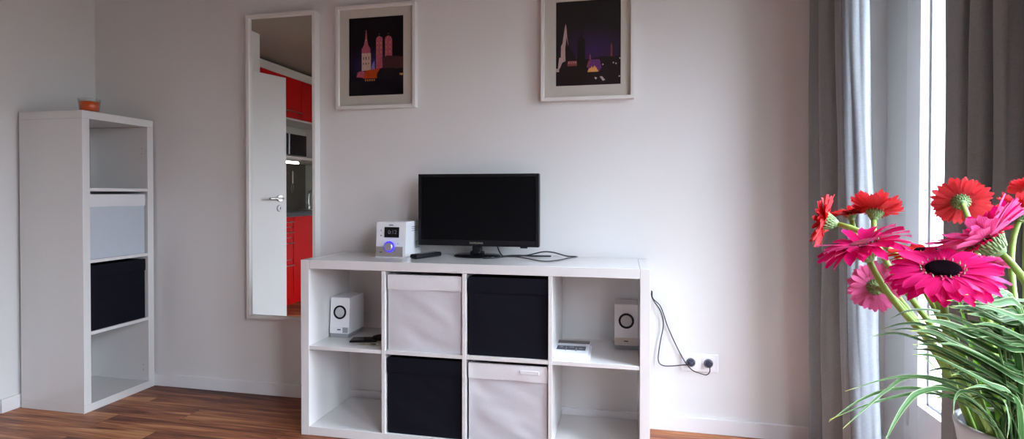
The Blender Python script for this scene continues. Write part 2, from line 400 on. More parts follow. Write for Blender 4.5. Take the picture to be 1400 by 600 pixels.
# ------------------------------------------------------------------ storage boxes (origin = bottom centre of the front face, front faces -Y)
BW, BH, BD = .334, .328, .33
def storage_box(bodym, cuffm, seed, amp, slot=False):
    e = empty('storage_box')
    def disp(u, v, s):
        return -amp*(noise.noise(Vector((u*1.4+s, v*3.6+u*2.2, s)))*1.1 + .28*noise.noise(Vector((u*4, v*10+u*4, s+4))))*min(1, 8*u, 8*(1-u), 8*v+.2, 6*(1-v)+.1)
    b = MB()
    X = BW/2
    b.grid(lambda u, v: (-X+BW*u, disp(u, v, seed), BH*v), 24, 26)
    b.grid(lambda u, v: (X-BW*u, .006, BH*v), 1, 1, smooth=False)
    b.box(-X, -X+.006, .001, BD, 0, BH); b.box(X-.006, X, .001, BD, 0, BH); b.box(-X, X, BD-.006, BD, 0, BH); b.box(-X+.001, X-.001, .002, BD, 0, .006)
    b.box(-X, X, .0, .006, BH-.004, BH-.0005, .001); b.box(-X, X, 0, .006, 0, .004, .001)
    b.build('box_body', bodym, e)
    ch = .062
    c = MB()
    c.grid(lambda u, v: (-X-.0008+(BW+.0016)*u, -.004+.45*disp(u, 1-.19*(1-v), seed)-.0012*math.sin(PI*v), BH-ch+(ch+.0015)*v+.0012*math.sin(u*9+seed)*(1-v)), 24, 6)
    c.grid(lambda u, v: (-X-.0008+(BW+.0016)*u, -.004+.006*v+.45*disp(u, 1-.19, seed)*(1-v), BH-ch+.0012*math.sin(u*9+seed)), 24, 1)
    c.grid(lambda u, v: (-X-.0008+(BW+.0016)*u, -.004+.012*v, BH+.0015), 24, 1)
    cf = c.build('folded_cuff', cuffm, e)
    if slot:
        MB().box(X-.115, X-.035, -.0075, -.0035, BH-.032, BH-.016, .0015).build('label_slot', cuffm, cf)
    return e
# ------------------------------------------------------------------ low shelf unit under the TV
SX, SZ = 1.0374, 1.0264
UD = .368
unit = tag(empty('shelf_unit', (1.5798, -.4003, 0), .0087), 'low white glossy cube shelf unit carrying the television', 'shelf')
UW = 1.465*SX; TK = .038*SX; UH = .765*SZ; TZ = .038*SZ
MB().box(0, TK, 0, UD, 0, UH, .0012).build('side_panel', M['lacq'], unit)
MB().box(UW-TK, UW, 0, UD, 0, UH, .0012).build('side_panel', M['lacq'], unit)
MB().box(TK+.0008, UW-TK-.0008, 0, UD, UH-TZ, UH, .0012).build('top_panel', M['lacq'], unit)
MB().box(TK+.0008, UW-TK-.0008, 0, UD, 0.001, TZ, .0012).build('bottom_panel', M['lacq'], unit)
dv = [(.373*SX, .389*SX), (.724*SX, .740*SX), (1.076*SX, 1.092*SX)]
for a, b in dv: MB().box(a, b, .0008, UD, TZ+.0005, UH-TZ-.0005, .0008).build('divider', M['lacq'], unit)
cells = [(TK, dv[0][0]), (dv[0][1], dv[1][0]), (dv[1][1], dv[2][0]), (dv[2][1], UW-TK)]
ZS0, ZS1 = .3745*SZ, .3905*SZ
for a, b in cells: MB().box(a+.0005, b-.0005, .0016, UD, ZS0, ZS1, .0008).build('shelf', M['lacq'], unit)
def unitp(u, d, z):  # unit-local to world
    c, s = math.cos(.0087), math.sin(.0087)
    return Vector((1.5798+u*c-d*s, -.4003+u*s+d*c, z))
G_box = 'fabric boxes in the low shelf unit'
bx = []
specs = [(1, 1, 'w', 2.3, .0055, False, 'plain white fabric storage box left of centre, under the radio and remote'),
         (2, 1, 'd', 7.1, .004, False, 'black fabric storage box directly beneath the television'),
         (1, 0, 'd', 5.2, .004, False, 'black fabric storage box on the bottom row, under a white box'),
         (2, 0, 'w', 9.4, .0075, True, 'creased white fabric storage box on bottom row with label slot on cuff')]
for ci, row, kd, seed, amp, slot, lab in specs:
    e = storage_box(M['boxw'] if kd == 'w' else M['boxd'], M['cuffw'] if kd == 'w' else M['boxd'], seed, amp, slot)
    a, b = cells[ci]; e.location = unitp((a+b)/2+.003, .012, (TZ if row == 0 else ZS1)+.0006); e.rotation_euler = (0, 0, .0087)
    tag(e, lab, 'storage box', G_box)

# ------------------------------------------------------------------ tall shelf along left wall
TS = 1.0152; THh = 1.465*TS; TL = .408; TD = .387
tall = tag(empty('shelf_unit', (.024, -.4245, 0), .0055), 'tall narrow white cube shelf standing in the left corner', 'shelf')
k = TL/.415
MB().box(0, TD, 0, .038*k, .0385, THh-.0388, .0012).build('side_panel', M['lacq'], tall)
MB().box(0, TD, TL-.038*k, TL, .0385, THh-.0388, .0012).build('side_panel', M['lacq'], tall)
MB().box(0, TD, 0, TL, THh-.0385, THh, .0012).build('top_panel', M['lacq'], tall)
MB().box(0, TD, 0, TL, 0, .0382, .0012).build('bottom_panel', M['lacq'], tall)
zz = [(.373*TS, .389*TS), (.724*TS, .740*TS), (1.075*TS, 1.091*TS)]
for a, b in zz: MB().box(0, TD-.001, .038*k+.0004, TL-.038*k-.0004, a, b, .0008).build('shelf', M['lacq'], tall)
for z in (.10, .13, 1.30, 1.33): MB().cyl((TD-.035, TL-.0385*k, z), .003, .003, 'y', 12).build('screw_hole', M['gplast'], tall)
for zi, kd, seed, lab in ((1, 'w2', 3.7, 'pale bluish white fabric box with white cuff in the tall shelf'), (0, 'd', 8.8, 'black fabric box in the tall shelf, below the pale box')):
    e = storage_box(M['boxw2'] if kd == 'w2' else M['boxd'], M['cuffw'] if kd == 'w2' else M['boxd'], seed, .003)
    e.scale = (.960, .97, .985); e.location = (.024+TD-.012, -.4245+TL/2-.0035, zz[zi][1]+.0006); e.rotation_euler = (0, 0, PI/2+.0055)
    tag(e, lab, 'storage box', 'fabric boxes in the tall shelf')

# candle glass
cd = tag(empty('candle_glass', (.372, -.352, THh+.0006)), 'low glass with orange wax on top of tall shelf', 'candle')
MB().lathe([(0, 0), (.036, 0), (.040, .003), (.048, .066), (.0468, .066), (.0388, .005), (0, .005)], 40).build('glass_cup', M['cglass'], cd)
MB().lathe([(0, .0055), (.0384, .0055), (.0442, .049), (0, .049)], 40).build('wax', M['wax'], cd)
MB().tube([(0, 0, .048), (.001, 0, .057)], .001, 6).build('wick', M['dark'], cd)

# ------------------------------------------------------------------ mirror
mi = tag(empty('wall_mirror', (1.030, 0, .418)), 'tall narrow white framed mirror reflecting a red kitchen', 'mirror')
MW, MH = .405, 1.606
f = MB(); fw = .017; fd = .050
for (x0, x1, z0, z1) in ((0, fw, 0, MH), (MW-fw, MW, 0, MH), (fw, MW-fw, 0, fw), (fw, MW-fw, MH-fw, MH)): f.box(x0, x1, -fd, -.001, z0, z1, .0012)
f.build('mirror_frame', M['frame'], mi)
MB().box(fw-.003, MW-fw+.003, -.037, -.010, fw-.003, MH-fw+.003).build('mirror_glass', M['mirror'], mi)

# ------------------------------------------------------------------ pictures
def ramp_print(name, base, glow, zc, hh, xc=.5, wx=.5):
    m, nt, b = newmat(name); N = nt.nodes.new; L = nt.links.new
    tc = N('ShaderNodeTexCoord'); mp = N('ShaderNodeMapping'); mp.vector_type = 'POINT'
    mp.inputs['Location'].default_value = (-xc/wx, 0, -zc/hh); mp.inputs['Scale'].default_value = (1/wx, 0, 1/hh)
    g = N('ShaderNodeTexGradient'); g.gradient_type = 'SPHERICAL'
    L(tc.outputs['Object'], mp.inputs[0]); L(mp.outputs[0], g.inputs[0])
    mx = N('ShaderNodeMix'); mx.data_type = 'RGBA'; mx.inputs[6].default_value = (*base, 1); mx.inputs[7].default_value = (*glow, 1)
    L(g.outputs['Fac'], mx.inputs[0]); L(mx.outputs[2], b.inputs['Base Color']); b.inputs['Roughness'].default_value = .5; b.inputs['Specular IOR Level'].default_value = .1
    return m
def prcol(n, c, v=None): return mat('print_'+n, tuple(x*.95 for x in c), .5, spec=.1, vary=v or (150, .75))
def picture(name, x0, x1, z0, z1, px0, px1, pz0, pz1, skym, shapes, mats, label):
    e = tag(empty(name, (x0, 0, z0)), label, 'picture', 'framed night city photographs on the wall')
    W, H = x1-x0, z1-z0; fw = .0155; fd = .036
    f = MB()
    for (a, b, c, d) in ((0, fw, 0, H), (W-fw, W, 0, H), (fw, W-fw, 0, fw), (fw, W-fw, H-fw, H)): f.box(a, b, -fd, -.001, c, d, .0012)
    f.build('picture_frame', M['frame'], e)
    mt = MB(); a0, a1, c0, c1 = px0-x0, px1-x0, pz0-z0, pz1-z0
    for (a, b, c, d) in ((fw, a0, fw, H-fw), (a1, W-fw, fw, H-fw), (a0, a1, fw, c0), (a0, a1, c1, H-fw)): mt.box(a, b, -.0215, -.019, c, d)
    mt.build('mount', M['matb'], e)
    p = MB(); pw, ph = a1-a0, c1-c0
    p.poly([(0, 0, 0), (pw, 0, 0), (pw, 0, ph), (0, 0, ph)], 0)
    for i, (mi_, pts) in enumerate(shapes):
        y = -.00012*(i+1)*.5
        p.poly([(u*pw, y, (1-v)*ph) for u, v in pts][::-1], mi_)
    o = p.build('photo_print', [skym]+mats, e, (a0, -.0185, c0))
    MB().box(fw-.002, W-fw+.002, -.0245, -.0230, fw-.002, H-fw+.002).build('picture_glass', M['pglass'], e)
    return e
def R4(a, b, c, d): return [(a, c), (b, c), (b, d), (a, d)]
P1m = [prcol('pale_tower', (.55, .38, .30)), prcol('pink_tower', (.42, .09, .13)), prcol('orange_roof', (.48, .06, .01), (60, .4)), prcol('dark_roof', (.012, .009, .012)),
       prcol('gold_light', (.65, .25, .09), (260, .7)), prcol('blue_glow', (.22, .18, .60)), prcol('brown', (.06, .022, .022))]
def sh1():
    S = []
    S.append((4, R4(.0, .10, .715, .745)))
    S.append((6, [(.40, .70), (.43, .60), (.47, .55), (.48, .68)]))
    # left tower with needle spire
    S.append((1, R4(.235, .405, .455, .68))); S.append((2, R4(.235, .395, .39, .455))); S.append((2, [(.25, .39), (.27, .355), (.36, .355), (.385, .39)]))
    S.append((2, R4(.28, .35, .31, .355))); S.append((2, [(.295, .31), (.312, .16), (.325, .16), (.34, .31)])); S.append((1, R4(.305, .335, .285, .297)))
    for k in range(3): S.append((4-0, R4(.262+k*.048, .275+k*.048, .50, .54)))
    for k in range(3): S.append((4, R4(.262+k*.048, .275+k*.048, .58, .60)))
    # twin towers
    S.append((2, R4(.50, .62, .29, .66))); S.append((2, R4(.665, .795, .285, .53)))
    for x in (.50, .665):
        S.append((2, [(x, .29), (x+.015, .262), (x+.06, .245), (x+.11, .262), (x+.125, .29)]))
        S.append((1, R4(x+.058, x+.066, .215, .225)))
        for j in range(3): S.append((5, R4(x+.018, x+.030, .32+j*.06, .345+j*.06))); S.append((5, R4(x+.085, x+.100, .32+j*.06, .345+j*.06)))
    S.append((7, [(.62, .72), (.62, .53), (.70, .50), (1, .52), (1, .66), (.70, .70)]))
    S.append((5, R4(.93, .99, .73, .755)))
    S.append((3, [(.25, .79), (.31, .68), (.57, .655), (.51, .79)])); S.append((2, [(.14, .76), (.16, .70), (.25, .68), (.30, .70), (.27, .77)]))
    S.append((4, [(.22, .78), (.52, .78), (.50, .835), (.30, .845)]))
    for k in range(5): S.append((5, R4(.30+k*.04, .318+k*.04, .79, .815)))
    S.append((4, R4(0, .22, .80, 1))); S.append((4, [(.52, .72), (.60, .655), (.86, .66), (.92, .74), (1, .78), (1, .80), (.52, .80)]))
    return S
# material slots: 0 sky,1 pale,2 pink,3 orange,4 dark,5 gold,6 blue,7 brown
sky1 = ramp_print('print_sky_left', (.006, .004, .007), (.03, .018, .08), .155, .10, .13, .16)
picture('framed_picture', 1.5445, 1.977, 1.5125, 2.036, 1.611, 1.9085, 1.580, 1.976, sky1, sh1(), P1m, 'white framed night photograph of a spire and twin towers, beside the mirror')
P2m = [prcol('white_gothic', (.50, .34, .32), (200, .8)), prcol('rose_light', (.26, .06, .06)), prcol('dark_city', (.022, .014, .015)), prcol('tower_shadow', (.018, .014, .012)),
       prcol('yellow_gable', (.72, .32, .08), (260, .5)), prcol('violet', (.14, .04, .17)), prcol('skylight', (.52, .46, .46)), prcol('brick_tower', (.20, .055, .045))]
def sh2():
    S = []
    S.append((8, R4(.845, .875, .55, .67))); S.append((8, [(.845, .55), (.858, .52), (.866, .52), (.875, .55)]))
    S.append((3, [(.0, .66), (.0, 1.), (1., 1.), (1., .66), (.92, .675), (.7, .665), (.55, .69), (.30, .69), (.22, .60), (.17, .62)]))
    S.append((1, [(.03, .80), (.05, .66), (.075, .66), (.08, .52), (.10, .50), (.115, .42), (.14, .30), (.152, .26), (.163, .30), (.175, .42), (.19, .50), (.205, .62), (.19, .69), (.10, .72), (.06, .79)]))
    S.append((3, [(.145, .55), (.165, .42), (.19, .52), (.30, .64), (.30, .70), (.15, .70)]))
    S.append((1, R4(.0, .05, .79, .83)))
    S.append((2, R4(.18, .33, .705, .765)))
    for q in range(4): S.append((1, R4(.20+q*.033, .212+q*.033, .715, .735)))
    S.append((6, [(.50, .83), (.52, .70), (.68, .70), (.71, .80), (.67, .84)])); S.append((2, [(.48, .78), (.51, .71), (.53, .72), (.50, .80)])); S.append((2, R4(.52, .545, .64, .70)))
    S.append((5, [(.49, .845), (.52, .80), (.545, .80), (.56, .775), (.575, .80), (.60, .77), (.63, .80), (.665, .845)]))
    S.append((4, [(.335, .95), (.335, .52), (.325, .50), (.345, .455), (.385, .43), (.392, .36), (.40, .36), (.41, .43), (.445, .455), (.465, .50), (.455, .52), (.46, .95)]))
    S.append((7, [(.68, .905), (.715, .90), (.765, .945), (.73, .955)])); S.append((7, [(.60, .905), (.64, .915), (.63, .935), (.61, .93)]))
    for (u, v) in ((.88, .74), (.92, .75), (.98, .69), (.72, .755), (.97, .90)): S.append((7, R4(u, u+.018, v, v+.016)))
    return S
sky2 = ramp_print('print_sky_right', (.020, .017, .018), (.05, .022, .09), .155, .12, .17, .17)
picture('framed_picture', 2.607, 3.037, 1.519, 2.042, 2.677, 2.977, 1.5885, 1.983, sky2, sh2(), P2m, 'white framed night photograph with pale gothic spire and dark tower, above the television')

# ------------------------------------------------------------------ television on the unit
ZT = UH+.0006
tv = tag(empty('television', (2.322, -.120, ZT)), 'small black flat screen television on the white shelf unit', 'television')
y0 = -.0
tz0, tz1 = .050, .389; tx = .2925
fr = MB(); fr.box(-tx, tx, y0, y0+.030, tz0, tz1, .004)
fr.box(-tx+.05, tx-.05, y0+.028, y0+.055, tz0+.04, tz1-.08, .008)
body = fr.build('casing', M['black'], tv)
bz = MB()
for (a, b, c, d) in ((-tx, -tx+.016, tz0, tz1), (tx-.016, tx, tz0, tz1), (-tx+.016, tx-.016, tz1-.016, tz1), (-tx+.016, tx-.016, tz0, tz0+.030)): bz.box(a, b, y0-.008, y0+.001, c, d, .0018)
bzo = bz.build('bezel', M['gblack'], tv)
MB().box(-tx+.0155, tx-.0155, y0-.004, y0+.0005, tz0+.0295, tz1-.0155).build('screen', M['screen'], tv)
text_mesh('brand_lettering', 'SAMSUNG', .0125, M['silver'], tv, (-.004, y0-.0086, tz0+.0145), (PI/2, 0, 0), scalex=1.15)
MB().box(.205, .238, y0-.006, y0+.004, tz0-.006, tz0+.001, .001).build('sensor', M['black'], tv)
st = MB(); st.lathe([(0, 0), (.112, 0), (.114, .003), (.108, .009), (.04, .0125), (0, .0125)], 56, (0, .0, 0), sy=.72)
MBs = st.build('stand_base', M['gblack'], tv, (-.005, .015, 0))
nk = MB(); nk.box(-.022, .022, .000, .030, .008, .075, .006); nk.box(-.034, .034, .002, .026, .008, .026, .006); nk.build('stand_neck', M['gblack'], tv, (-.005, 0, 0))

# remote control
rm = tag(empty('remote_control', (2.095, -.195, ZT), math.radians(66)), 'black remote control lying between radio and television', 'remote')
rb = MB(); rb.box(-.082, .082, -.0245, .0245, .0, .021, .008, seg=3); rmb = smooth_edges(rb.build('remote_body', M['black'], rm))
bt = MB()
for i in range(6):
    for j in range(3): bt.cyl((-.055+i*.018, -.012+j*.012, .0212), .0035, .0016, 'z', 10, bev=.0004)
bt.build('buttons', M['gplast'], rm)

# radio
rd = tag(empty('radio', (1.862, -.232, ZT), .0), 'white table radio with dark display and blue lit knob', 'radio')
RW, RD_, RH = .146, .205, .164
rb = MB(); rb.prism([(0.0, 0), (RD_, 0), (RD_, RH-.006), (RD_-.006, RH), (.020, RH), (.014, RH-.006)], .004, RW-.004, axis='x'); rb.build('cabinet', M['wplast'], rd)
lean = math.atan2(.014, RH)
def fpt(z): return .014*z/RH
fp = MB(); fp.prism([(-.004, 0), (.003, 0), (.0165, RH-.002), (.0098, RH-.002)], 0, RW, axis='x'); fp.build('front_panel', M['wplast'], rd)
sv = MB(); sv.prism([(-.0055, .004), (0, .004), (.004, .050), (-.0012, .050)], .001, RW-.012, axis='x'); sv.build('silver_band', M['silver'], rd)
dp = MB(); dp.prism([(.0020, .092), (.008, .092), (.0122, .140), (.0061, .140)], .040, .113, axis='x'); dpo = dp.build('display', M['gblack'], rd)
text_mesh('display_digits', '0:12', .026, M['digits'], dpo, (.080, .0036, .116), (PI/2-lean, 0, 0))
kb = MB(); kb.cyl((.070, -.0075, .050), .0255, .009, 'y', 36, bev=.002); kr = kb.build('knob_ring', M['blueled'], rd)
kb = MB(); kb.cyl((.070, -.014, .050), .0190, .014, 'y', 36, bev=.003); kb.build('knob', M['metal'], rd)
for (a, b, c, d, e0) in ((.062, .083, .147, .151, .0), (.020, .026, .098, .103, .0), (.0215, .024, .12, .128, .0), (.020, .032, .022, .026, -.0015), (.092, .096, .030, .033, -.0015), (.043, .047, .062, .065, 0), (.106, .110, .062, .065, 0)):
    y_ = -.004+.0138*c/.162+e0; MB().box(a, b, y_-.0008, y_+.002, c, d).build('small_mark', M['darkmark'], rd)
for z, y0_ in ((.118, .085), (.127, .085), (.136, .085), (.035, .13), (.044, .13), (.053, .13), (.062, .13)):
    MB().box(RW-.0045, RW-.0032, y0_, .188, z, z+.0022).build('vent_slot', M['darkmark'], rd)

# speakers in the shelf
def speaker(loc, rz, w, d, h, label):
    e = tag(empty('speaker', loc, rz), label, 'speaker', 'small white speakers in the shelf unit')
    b = MB(); b.prism([(.004, .018), (d, .018), (d, h-.004), (d-.004, h), (.018, h), (.015, h-.003)], 0, w, axis='x'); b.build('cabinet', M['wplast'], e)
    b = MB(); b.box(.002, w-.002, .003, d-.002, 0, .018, .001); b.build('plinth', M['gplast'], e)
    def fy(z): return .004+.011*(z-.018)/(h-.021)
    b = MB(); b.prism([(fy(.02)-.003, .02), (fy(.05)-.003, .050), (fy(.05)+.002, .050), (fy(.02)+.002, .02)], .001, w-.001, axis='x'); pl = b.build('name_plate', M['silver' if label.find('right') > 0 else 'wplast'], e)
    MB().box(w*.40, w*.58, fy(.04)-.0045, fy(.04)-.002, .034, .039).build('small_mark', M['darkmark'], pl)
    if label.find('right') < 0: MB().prism([(fy(.022)-.0036, .022), (fy(.048)-.0036, .048), (fy(.048)-.002, .048), (fy(.022)-.002, .022)], w*.68, w-.004, axis='x').build('plate_end', M['gplast'], pl)
    zc = h*.63; R = w*.335
    T = Matrix.Translation((w/2, fy(zc), zc)) @ Matrix.Rotation(PI/2-math.atan2(.011, h-.02), 4, 'X')
    b = MB(); b.lathe([(R, -.002), (R, .002), (R*.96, .0035), (R*.76, .0035), (R*.72, 0.001)], 44, mtx=T); b.build('driver_ring', M['gblack'], e)
    b = MB(); b.lathe([(R*.75, .0012), (R*.55, .003), (R*.25, .0042), (0, .0045)], 44, mtx=T); b.build('driver_cone', M['cone'], e)
    return e
ZSH = ZS1+.0006
speaker((1.629, -.245, ZSH), .02, .097, .160, .186, 'small white speaker with round driver in left open cell')
speaker((2.957, -.165, ZSH), .03, .100, .120, .196, 'small white speaker with silver name plate in right open cell')

# phone, wallet, keys
ph = tag(empty('phone', (1.822, -.268, ZSH), math.radians(14)), 'black phone lying flat on shelf beside the left speaker', 'phone')
smooth_edges(MB().box(-.062, .062, -.036, .036, 0, .009, .004, seg=3).build('phone_body', M['phone'], ph)); MB().box(-.056, .056, -.031, .031, .0088, .0094).build('phone_screen', M['gblack'], ph)
gl = MB(); gl.grid(lambda u, v: (-.05+.10*u, -.032+.064*v, .004+.020*math.sin(PI*v)**.7*(.55+.45*math.sin(PI*min(1, u*1.1)))), 12, 12)
gl.grid(lambda u, v: (.05-.10*u, -.032+.064*v, 0.0005), 1, 1)
wl = tag(gl.build('glasses_case', M['leather'], None, (1.897, -.225, ZSH), .25), 'soft dark pouch lying behind the keys on left shelf', 'pouch')
ky = tag(empty('key_ring', (1.877, -.330, ZSH)), 'small brass keys on a ring beside black phone', 'keys')
MB().tube([(.012+.030*math.cos(t*PI/12), .012*math.sin(t*PI/12), .005+.003*math.sin(t*PI/6)) for t in range(25)], .0018, 6, caps=False).build('ring', M['brass'], ky)
MB().box(-.050, -.018, -.005, .005, .0008, .004, .001).build('key', M['brass'], ky)
MB().box(.004, .030, -.007, .004, .0008, .006, .001).build('key_fob', M['plug'], ky)

# booklets
bk = tag(empty('booklet', (2.785, -.262, ZSH), .03), 'lower blank white booklet in the right open cell', 'booklet', 'booklets in the right cell')
MB().box(-.074, .076, -.10, .10, 0, .008, .001).build('pages', M['paper'], bk)
bk = tag(empty('booklet', (2.778, -.248, ZSH+.0088), .02), 'upper white booklet with a dark photo strip on its cover', 'booklet', 'booklets in the right cell')
MB().box(-.074, .074, -.100, .105, 0, .013, .001).build('pages', M['paper'], bk)
MB().box(-.073, .073, .055, .104, .0128, .0136).build('grey_strip', M['papgrey'], bk)
q = MB(); q.box(-.062, .060, -.045, .015, .0128, .0135)
q.build('photo_strip', M['papimg'], bk)
for a, b, c, d in ((-.050, -.036, -.015, .006), (-.024, -.020, -.06, .0), (-.008, .010, -.012, .004), (.018, .024, -.06, -.01), (.032, .048, -.030, -.012)): MB().box(a, b, c, d, .0134, .0138).build('photo_highlight', M['gplast'], bk)

# ------------------------------------------------------------------ cables
def cable(name, pts, r, label, group=None, n=10, parts=None):
    c = MB(); c.tube(catmull(pts, n), r, 8); o = c.build(name, M['rubber']); tag(o, label, 'cable', group); return o
zc = ZT+.0024
cable('power_cable', [(2.40, -.062, .90), (2.405, -.075, .84), (2.44, -.10, zc+.001), (2.50, -.085, zc), (2.56, -.055, zc+.006), (2.62, -.05, zc+.020), (2.67, -.045, zc+.018), (2.73, -.036, zc+.002), (2.775, -.030, zc)], .0030, 'black cable arching from television to the wall edge', 'black cables on the unit top')
cable('signal_cable', [(2.37, -.20, zc-.0002), (2.42, -.175, zc), (2.48, -.125, zc+.0035), (2.55, -.165, zc+.003), (2.62, -.215, zc), (2.67, -.235, zc), (2.715, -.180, zc), (2.75, -.090, zc), (2.782, -.036, zc)], .0022, 'thin dark cable looping forward right of the television', 'black cables on the unit top')
cable('signal_cable', [(2.395, -.165, zc), (2.46, -.068, zc), (2.53, -.056, zc+.001), (2.60, -.060, zc+.001), (2.66, -.050, zc+.001)], .0038, 'thick black cable lying flat along the wall', 'black cables on the unit top')
# cables to outlets
ca = [(3.118, -.024, .640), (3.122, -.020, .605), (3.160, -.016, .545), (3.172, -.014, .485), (3.158, -.014, .40), (3.150, -.016, .325), (3.168, -.020, .300), (3.215, -.028, .303), (3.262, -.036, .313), (3.296, -.040, .315)]
cb = [(3.121, -.018, .637), (3.126, -.012, .602), (3.160, -.009, .565), (3.190, -.010, .480), (3.225, -.012, .40), (3.262, -.018, .330), (3.290, -.060, .302), (3.325, -.058, .287), (3.355, -.050, .279), (3.370, -.040, .290), (3.371, -.040, .312)]
cable('mains_cable', ca, .0023, 'black mains cable bowing left into the left socket', 'black mains cables at the wall outlet')
cable('mains_cable', cb, .0023, 'black mains cable running straighter into the right socket', 'black mains cables at the wall outlet')
ot = tag(empty('wall_outlet', (3.331, 0, .3185)), 'white double wall socket right of the shelf unit', 'socket')
MB().box(-.081, .081, -.009, -.0005, -.040, .040, .002).build('cover_plate', M['socket'], ot)
for sx in (-.0385, .0375):
    q = MB(); q.box(sx-.0275, sx+.0275, -.0115, -.008, -.0275, .0275, .0012); s = q.build('socket_insert', M['socket'], ot)
    q = MB(); q.cyl((sx, -.0118, 0), .0205, .0012, 'y', 32); q.build('socket_well', M['sockin'], s)
def plug(x, z, lab):
    e = tag(empty('mains_plug', (x, -.0125, z)), lab, 'plug', 'black plugs in the double socket')
    q = MB(); q.lathe([(0, 0), (.0150, 0), (.0150, .008), (.011, .020), (.008, .028), (0, .029)], 24, mtx=Matrix.Rotation(PI/2, 4, 'X')); q.build('plug_body', M['plug'], e)
    q = MB(); q.box(-.015, .015, -.020, -.004, -.004, .010, .003); q.build('plug_grip', M['plug'], e)
plug(3.2925, .3185, 'black plug sitting in the left socket'); plug(3.3685, .3185, 'black plug sitting in the right socket')

# ------------------------------------------------------------------ curtains
def curtain(name, plan, flare, label, z0=.015, z1=2.36, litfrom=None, T=.0028):
    P = catmull([(x, y, 0) for x, y in plan], 10); n = len(P)
    e = tag(empty(name, (P[0].x, P[0].y, 0)), label, 'curtain', 'grey floor length curtains at the window')
    org = Vector((P[0].x, P[0].y, 0))
    NV = 40
    def pos(i, v):
        p = P[i].copy(); zz_ = z0+(z1-z0)*v; fl = (1-v)
        cx = sum(q.x for q in P)/n; cy = sum(q.y for q in P)/n
        p.x += flare[0]*fl*(i/(n-1)) + .0045*noise.noise(Vector((i*.11, zz_*2.2, 3.)))*(1+fl)
        p.y += flare[1]*fl*(i/(n-1)) + .006*noise.noise(Vector((i*.11+9, zz_*1.9, 5.)))*(1+fl)
        p.z = zz_; return p-org
    i0 = litfrom if litfrom is not None else n-1
    def piece(nm, a, b, m_):
        c = MB()
        V = [[pos(i, j/NV) for j in range(NV+1)] for i in range(a, b+1)]
        Nn = []
        for i in range(len(V)):
            row = []
            for j in range(NV+1):
                d = V[min(i+1, len(V)-1)][j]-V[max(i-1, 0)][j]; row.append(Vector((-d.y, d.x, 0)).normalized()*T/2)
            Nn.append(row)
        A = [[c.bm.verts.new(V[i][j]+Nn[i][j]) for j in range(NV+1)] for i in range(len(V))]
        B = [[c.bm.verts.new(V[i][j]-Nn[i][j]) for j in range(NV+1)] for i in range(len(V))]
        L_ = len(V)-1
        for i in range(L_):
            for j in range(NV):
                for Q, fl_ in ((A, 0), (B, 1)):
                    vs = [Q[i][j], Q[i+1][j], Q[i+1][j+1], Q[i][j+1]]
                    f_ = c.bm.faces.new(vs[::-1] if fl_ else vs); f_.smooth = True
        for j in range(NV):
            for i in (0, L_): c.bm.faces.new((A[i][j], A[i][j+1], B[i][j+1], B[i][j]))
        for i in range(L_):
            for j in (0, NV): c.bm.faces.new((A[i][j], B[i][j], B[i+1][j], A[i+1][j]))
        c.build(nm, m_, e)
    piece('curtain_cloth', 0, i0, M['curt'])
    if litfrom is not None: piece('lit_edge', i0, n-1, M['curtl'])  # edge fold lit by the window, given its own toned-down colour
    return e
curtain('curtain', [(3.865, -.050), (3.80, -.060), (3.752, -.085), (3.775, -.125), (3.822, -.150), (3.80, -.185), (3.748, -.205), (3.765, -.245), (3.815, -.275), (3.79, -.310), (3.752, -.345), (3.752, -.385), (3.766, -.405), (3.786, -.412), (3.812, -.410), (3.836, -.403)],
        (.070, -.02), 'grey curtain gathered in the corner with pale lit edge, left of the balcony door', litfrom=114)
pr = []
yy = -.945
xs = [(3.862, -.940), (3.825, -.965), (3.80, -1.01), (3.80, -1.06), (3.815, -1.072), (3.855, -1.060), (3.875, -1.075), (3.83, -1.100), (3.79, -1.125), (3.795, -1.150), (3.845, -1.148), (3.872, -1.160), (3.835, -1.185), (3.795, -1.20), (3.785, -1.245), (3.81, -1.255), (3.86, -1.245), (3.87, -1.27), (3.82, -1.30), (3.79, -1.34), (3.82, -1.37), (3.86, -1.39), (3.83, -1.42), (3.80, -1.46)]
curtain('curtain', xs, (0, 0), 'grey curtain hanging at the right edge behind the flowers')
rl = MB(); rl.box(3.800, 3.850, -3.2, -.03, 2.362, HC-.001, .003); tag(rl.build('curtain_rail', M['trimw']), 'white ceiling rail above the two grey curtains', 'curtain rail')

# ------------------------------------------------------------------ kitchen seen in the mirror
kx = -.16
cab = tag(empty('drawer_cabinet', (kx, -2.215, 0)), 'red kitchen drawer cabinet seen in mirror, nearest the door', 'cabinet', 'red kitchen base cabinets')
MB().box(-.58, -.02, 0, .610, .08, .858).build('carcass', M['cornice'], cab)
MB().box(-.55, -.05, 0, .610, 0, .08).build('plinth', M['red'], cab)
for z0, z1 in ((.762, .855), (.660, .756), (.446, .654), (.085, .440)):
    d = MB().box(-.02, 0, .002, .608, z0, z1, .002).build('drawer', M['red'], cab)
    zh = z1-.045; q = MB(); q.tube([(.0, .03, zh), (.028, .03, zh), (.028, .25, zh), (.0, .25, zh)], .006, 8); q.build('handle', M['metal'], d)
cab = tag(empty('sink_cabinet', (kx, -3.34, 0)), 'red kitchen cabinet below the sink, seen in mirror', 'cabinet', 'red kitchen base cabinets')
MB().box(-.58, -.02, 0, 1.12, .08, .858).build('carcass', M['cornice'], cab)
MB().box(-.55, -.05, 0, 1.12, 0, .08).build('plinth', M['red'], cab)
for a, b in ((.002, .556), (.560, 1.118)):
    d = MB().box(-.02, 0, a, b, .085, .855, .002).build('cabinet_door', M['red'], cab)
    q = MB(); y = b-.06 if a < .1 else a+.06; q.tube([(0, y, .60), (.028, y, .60), (.028, y, .78), (0, y, .78)], .006, 8); q.build('handle', M['metal'], d)
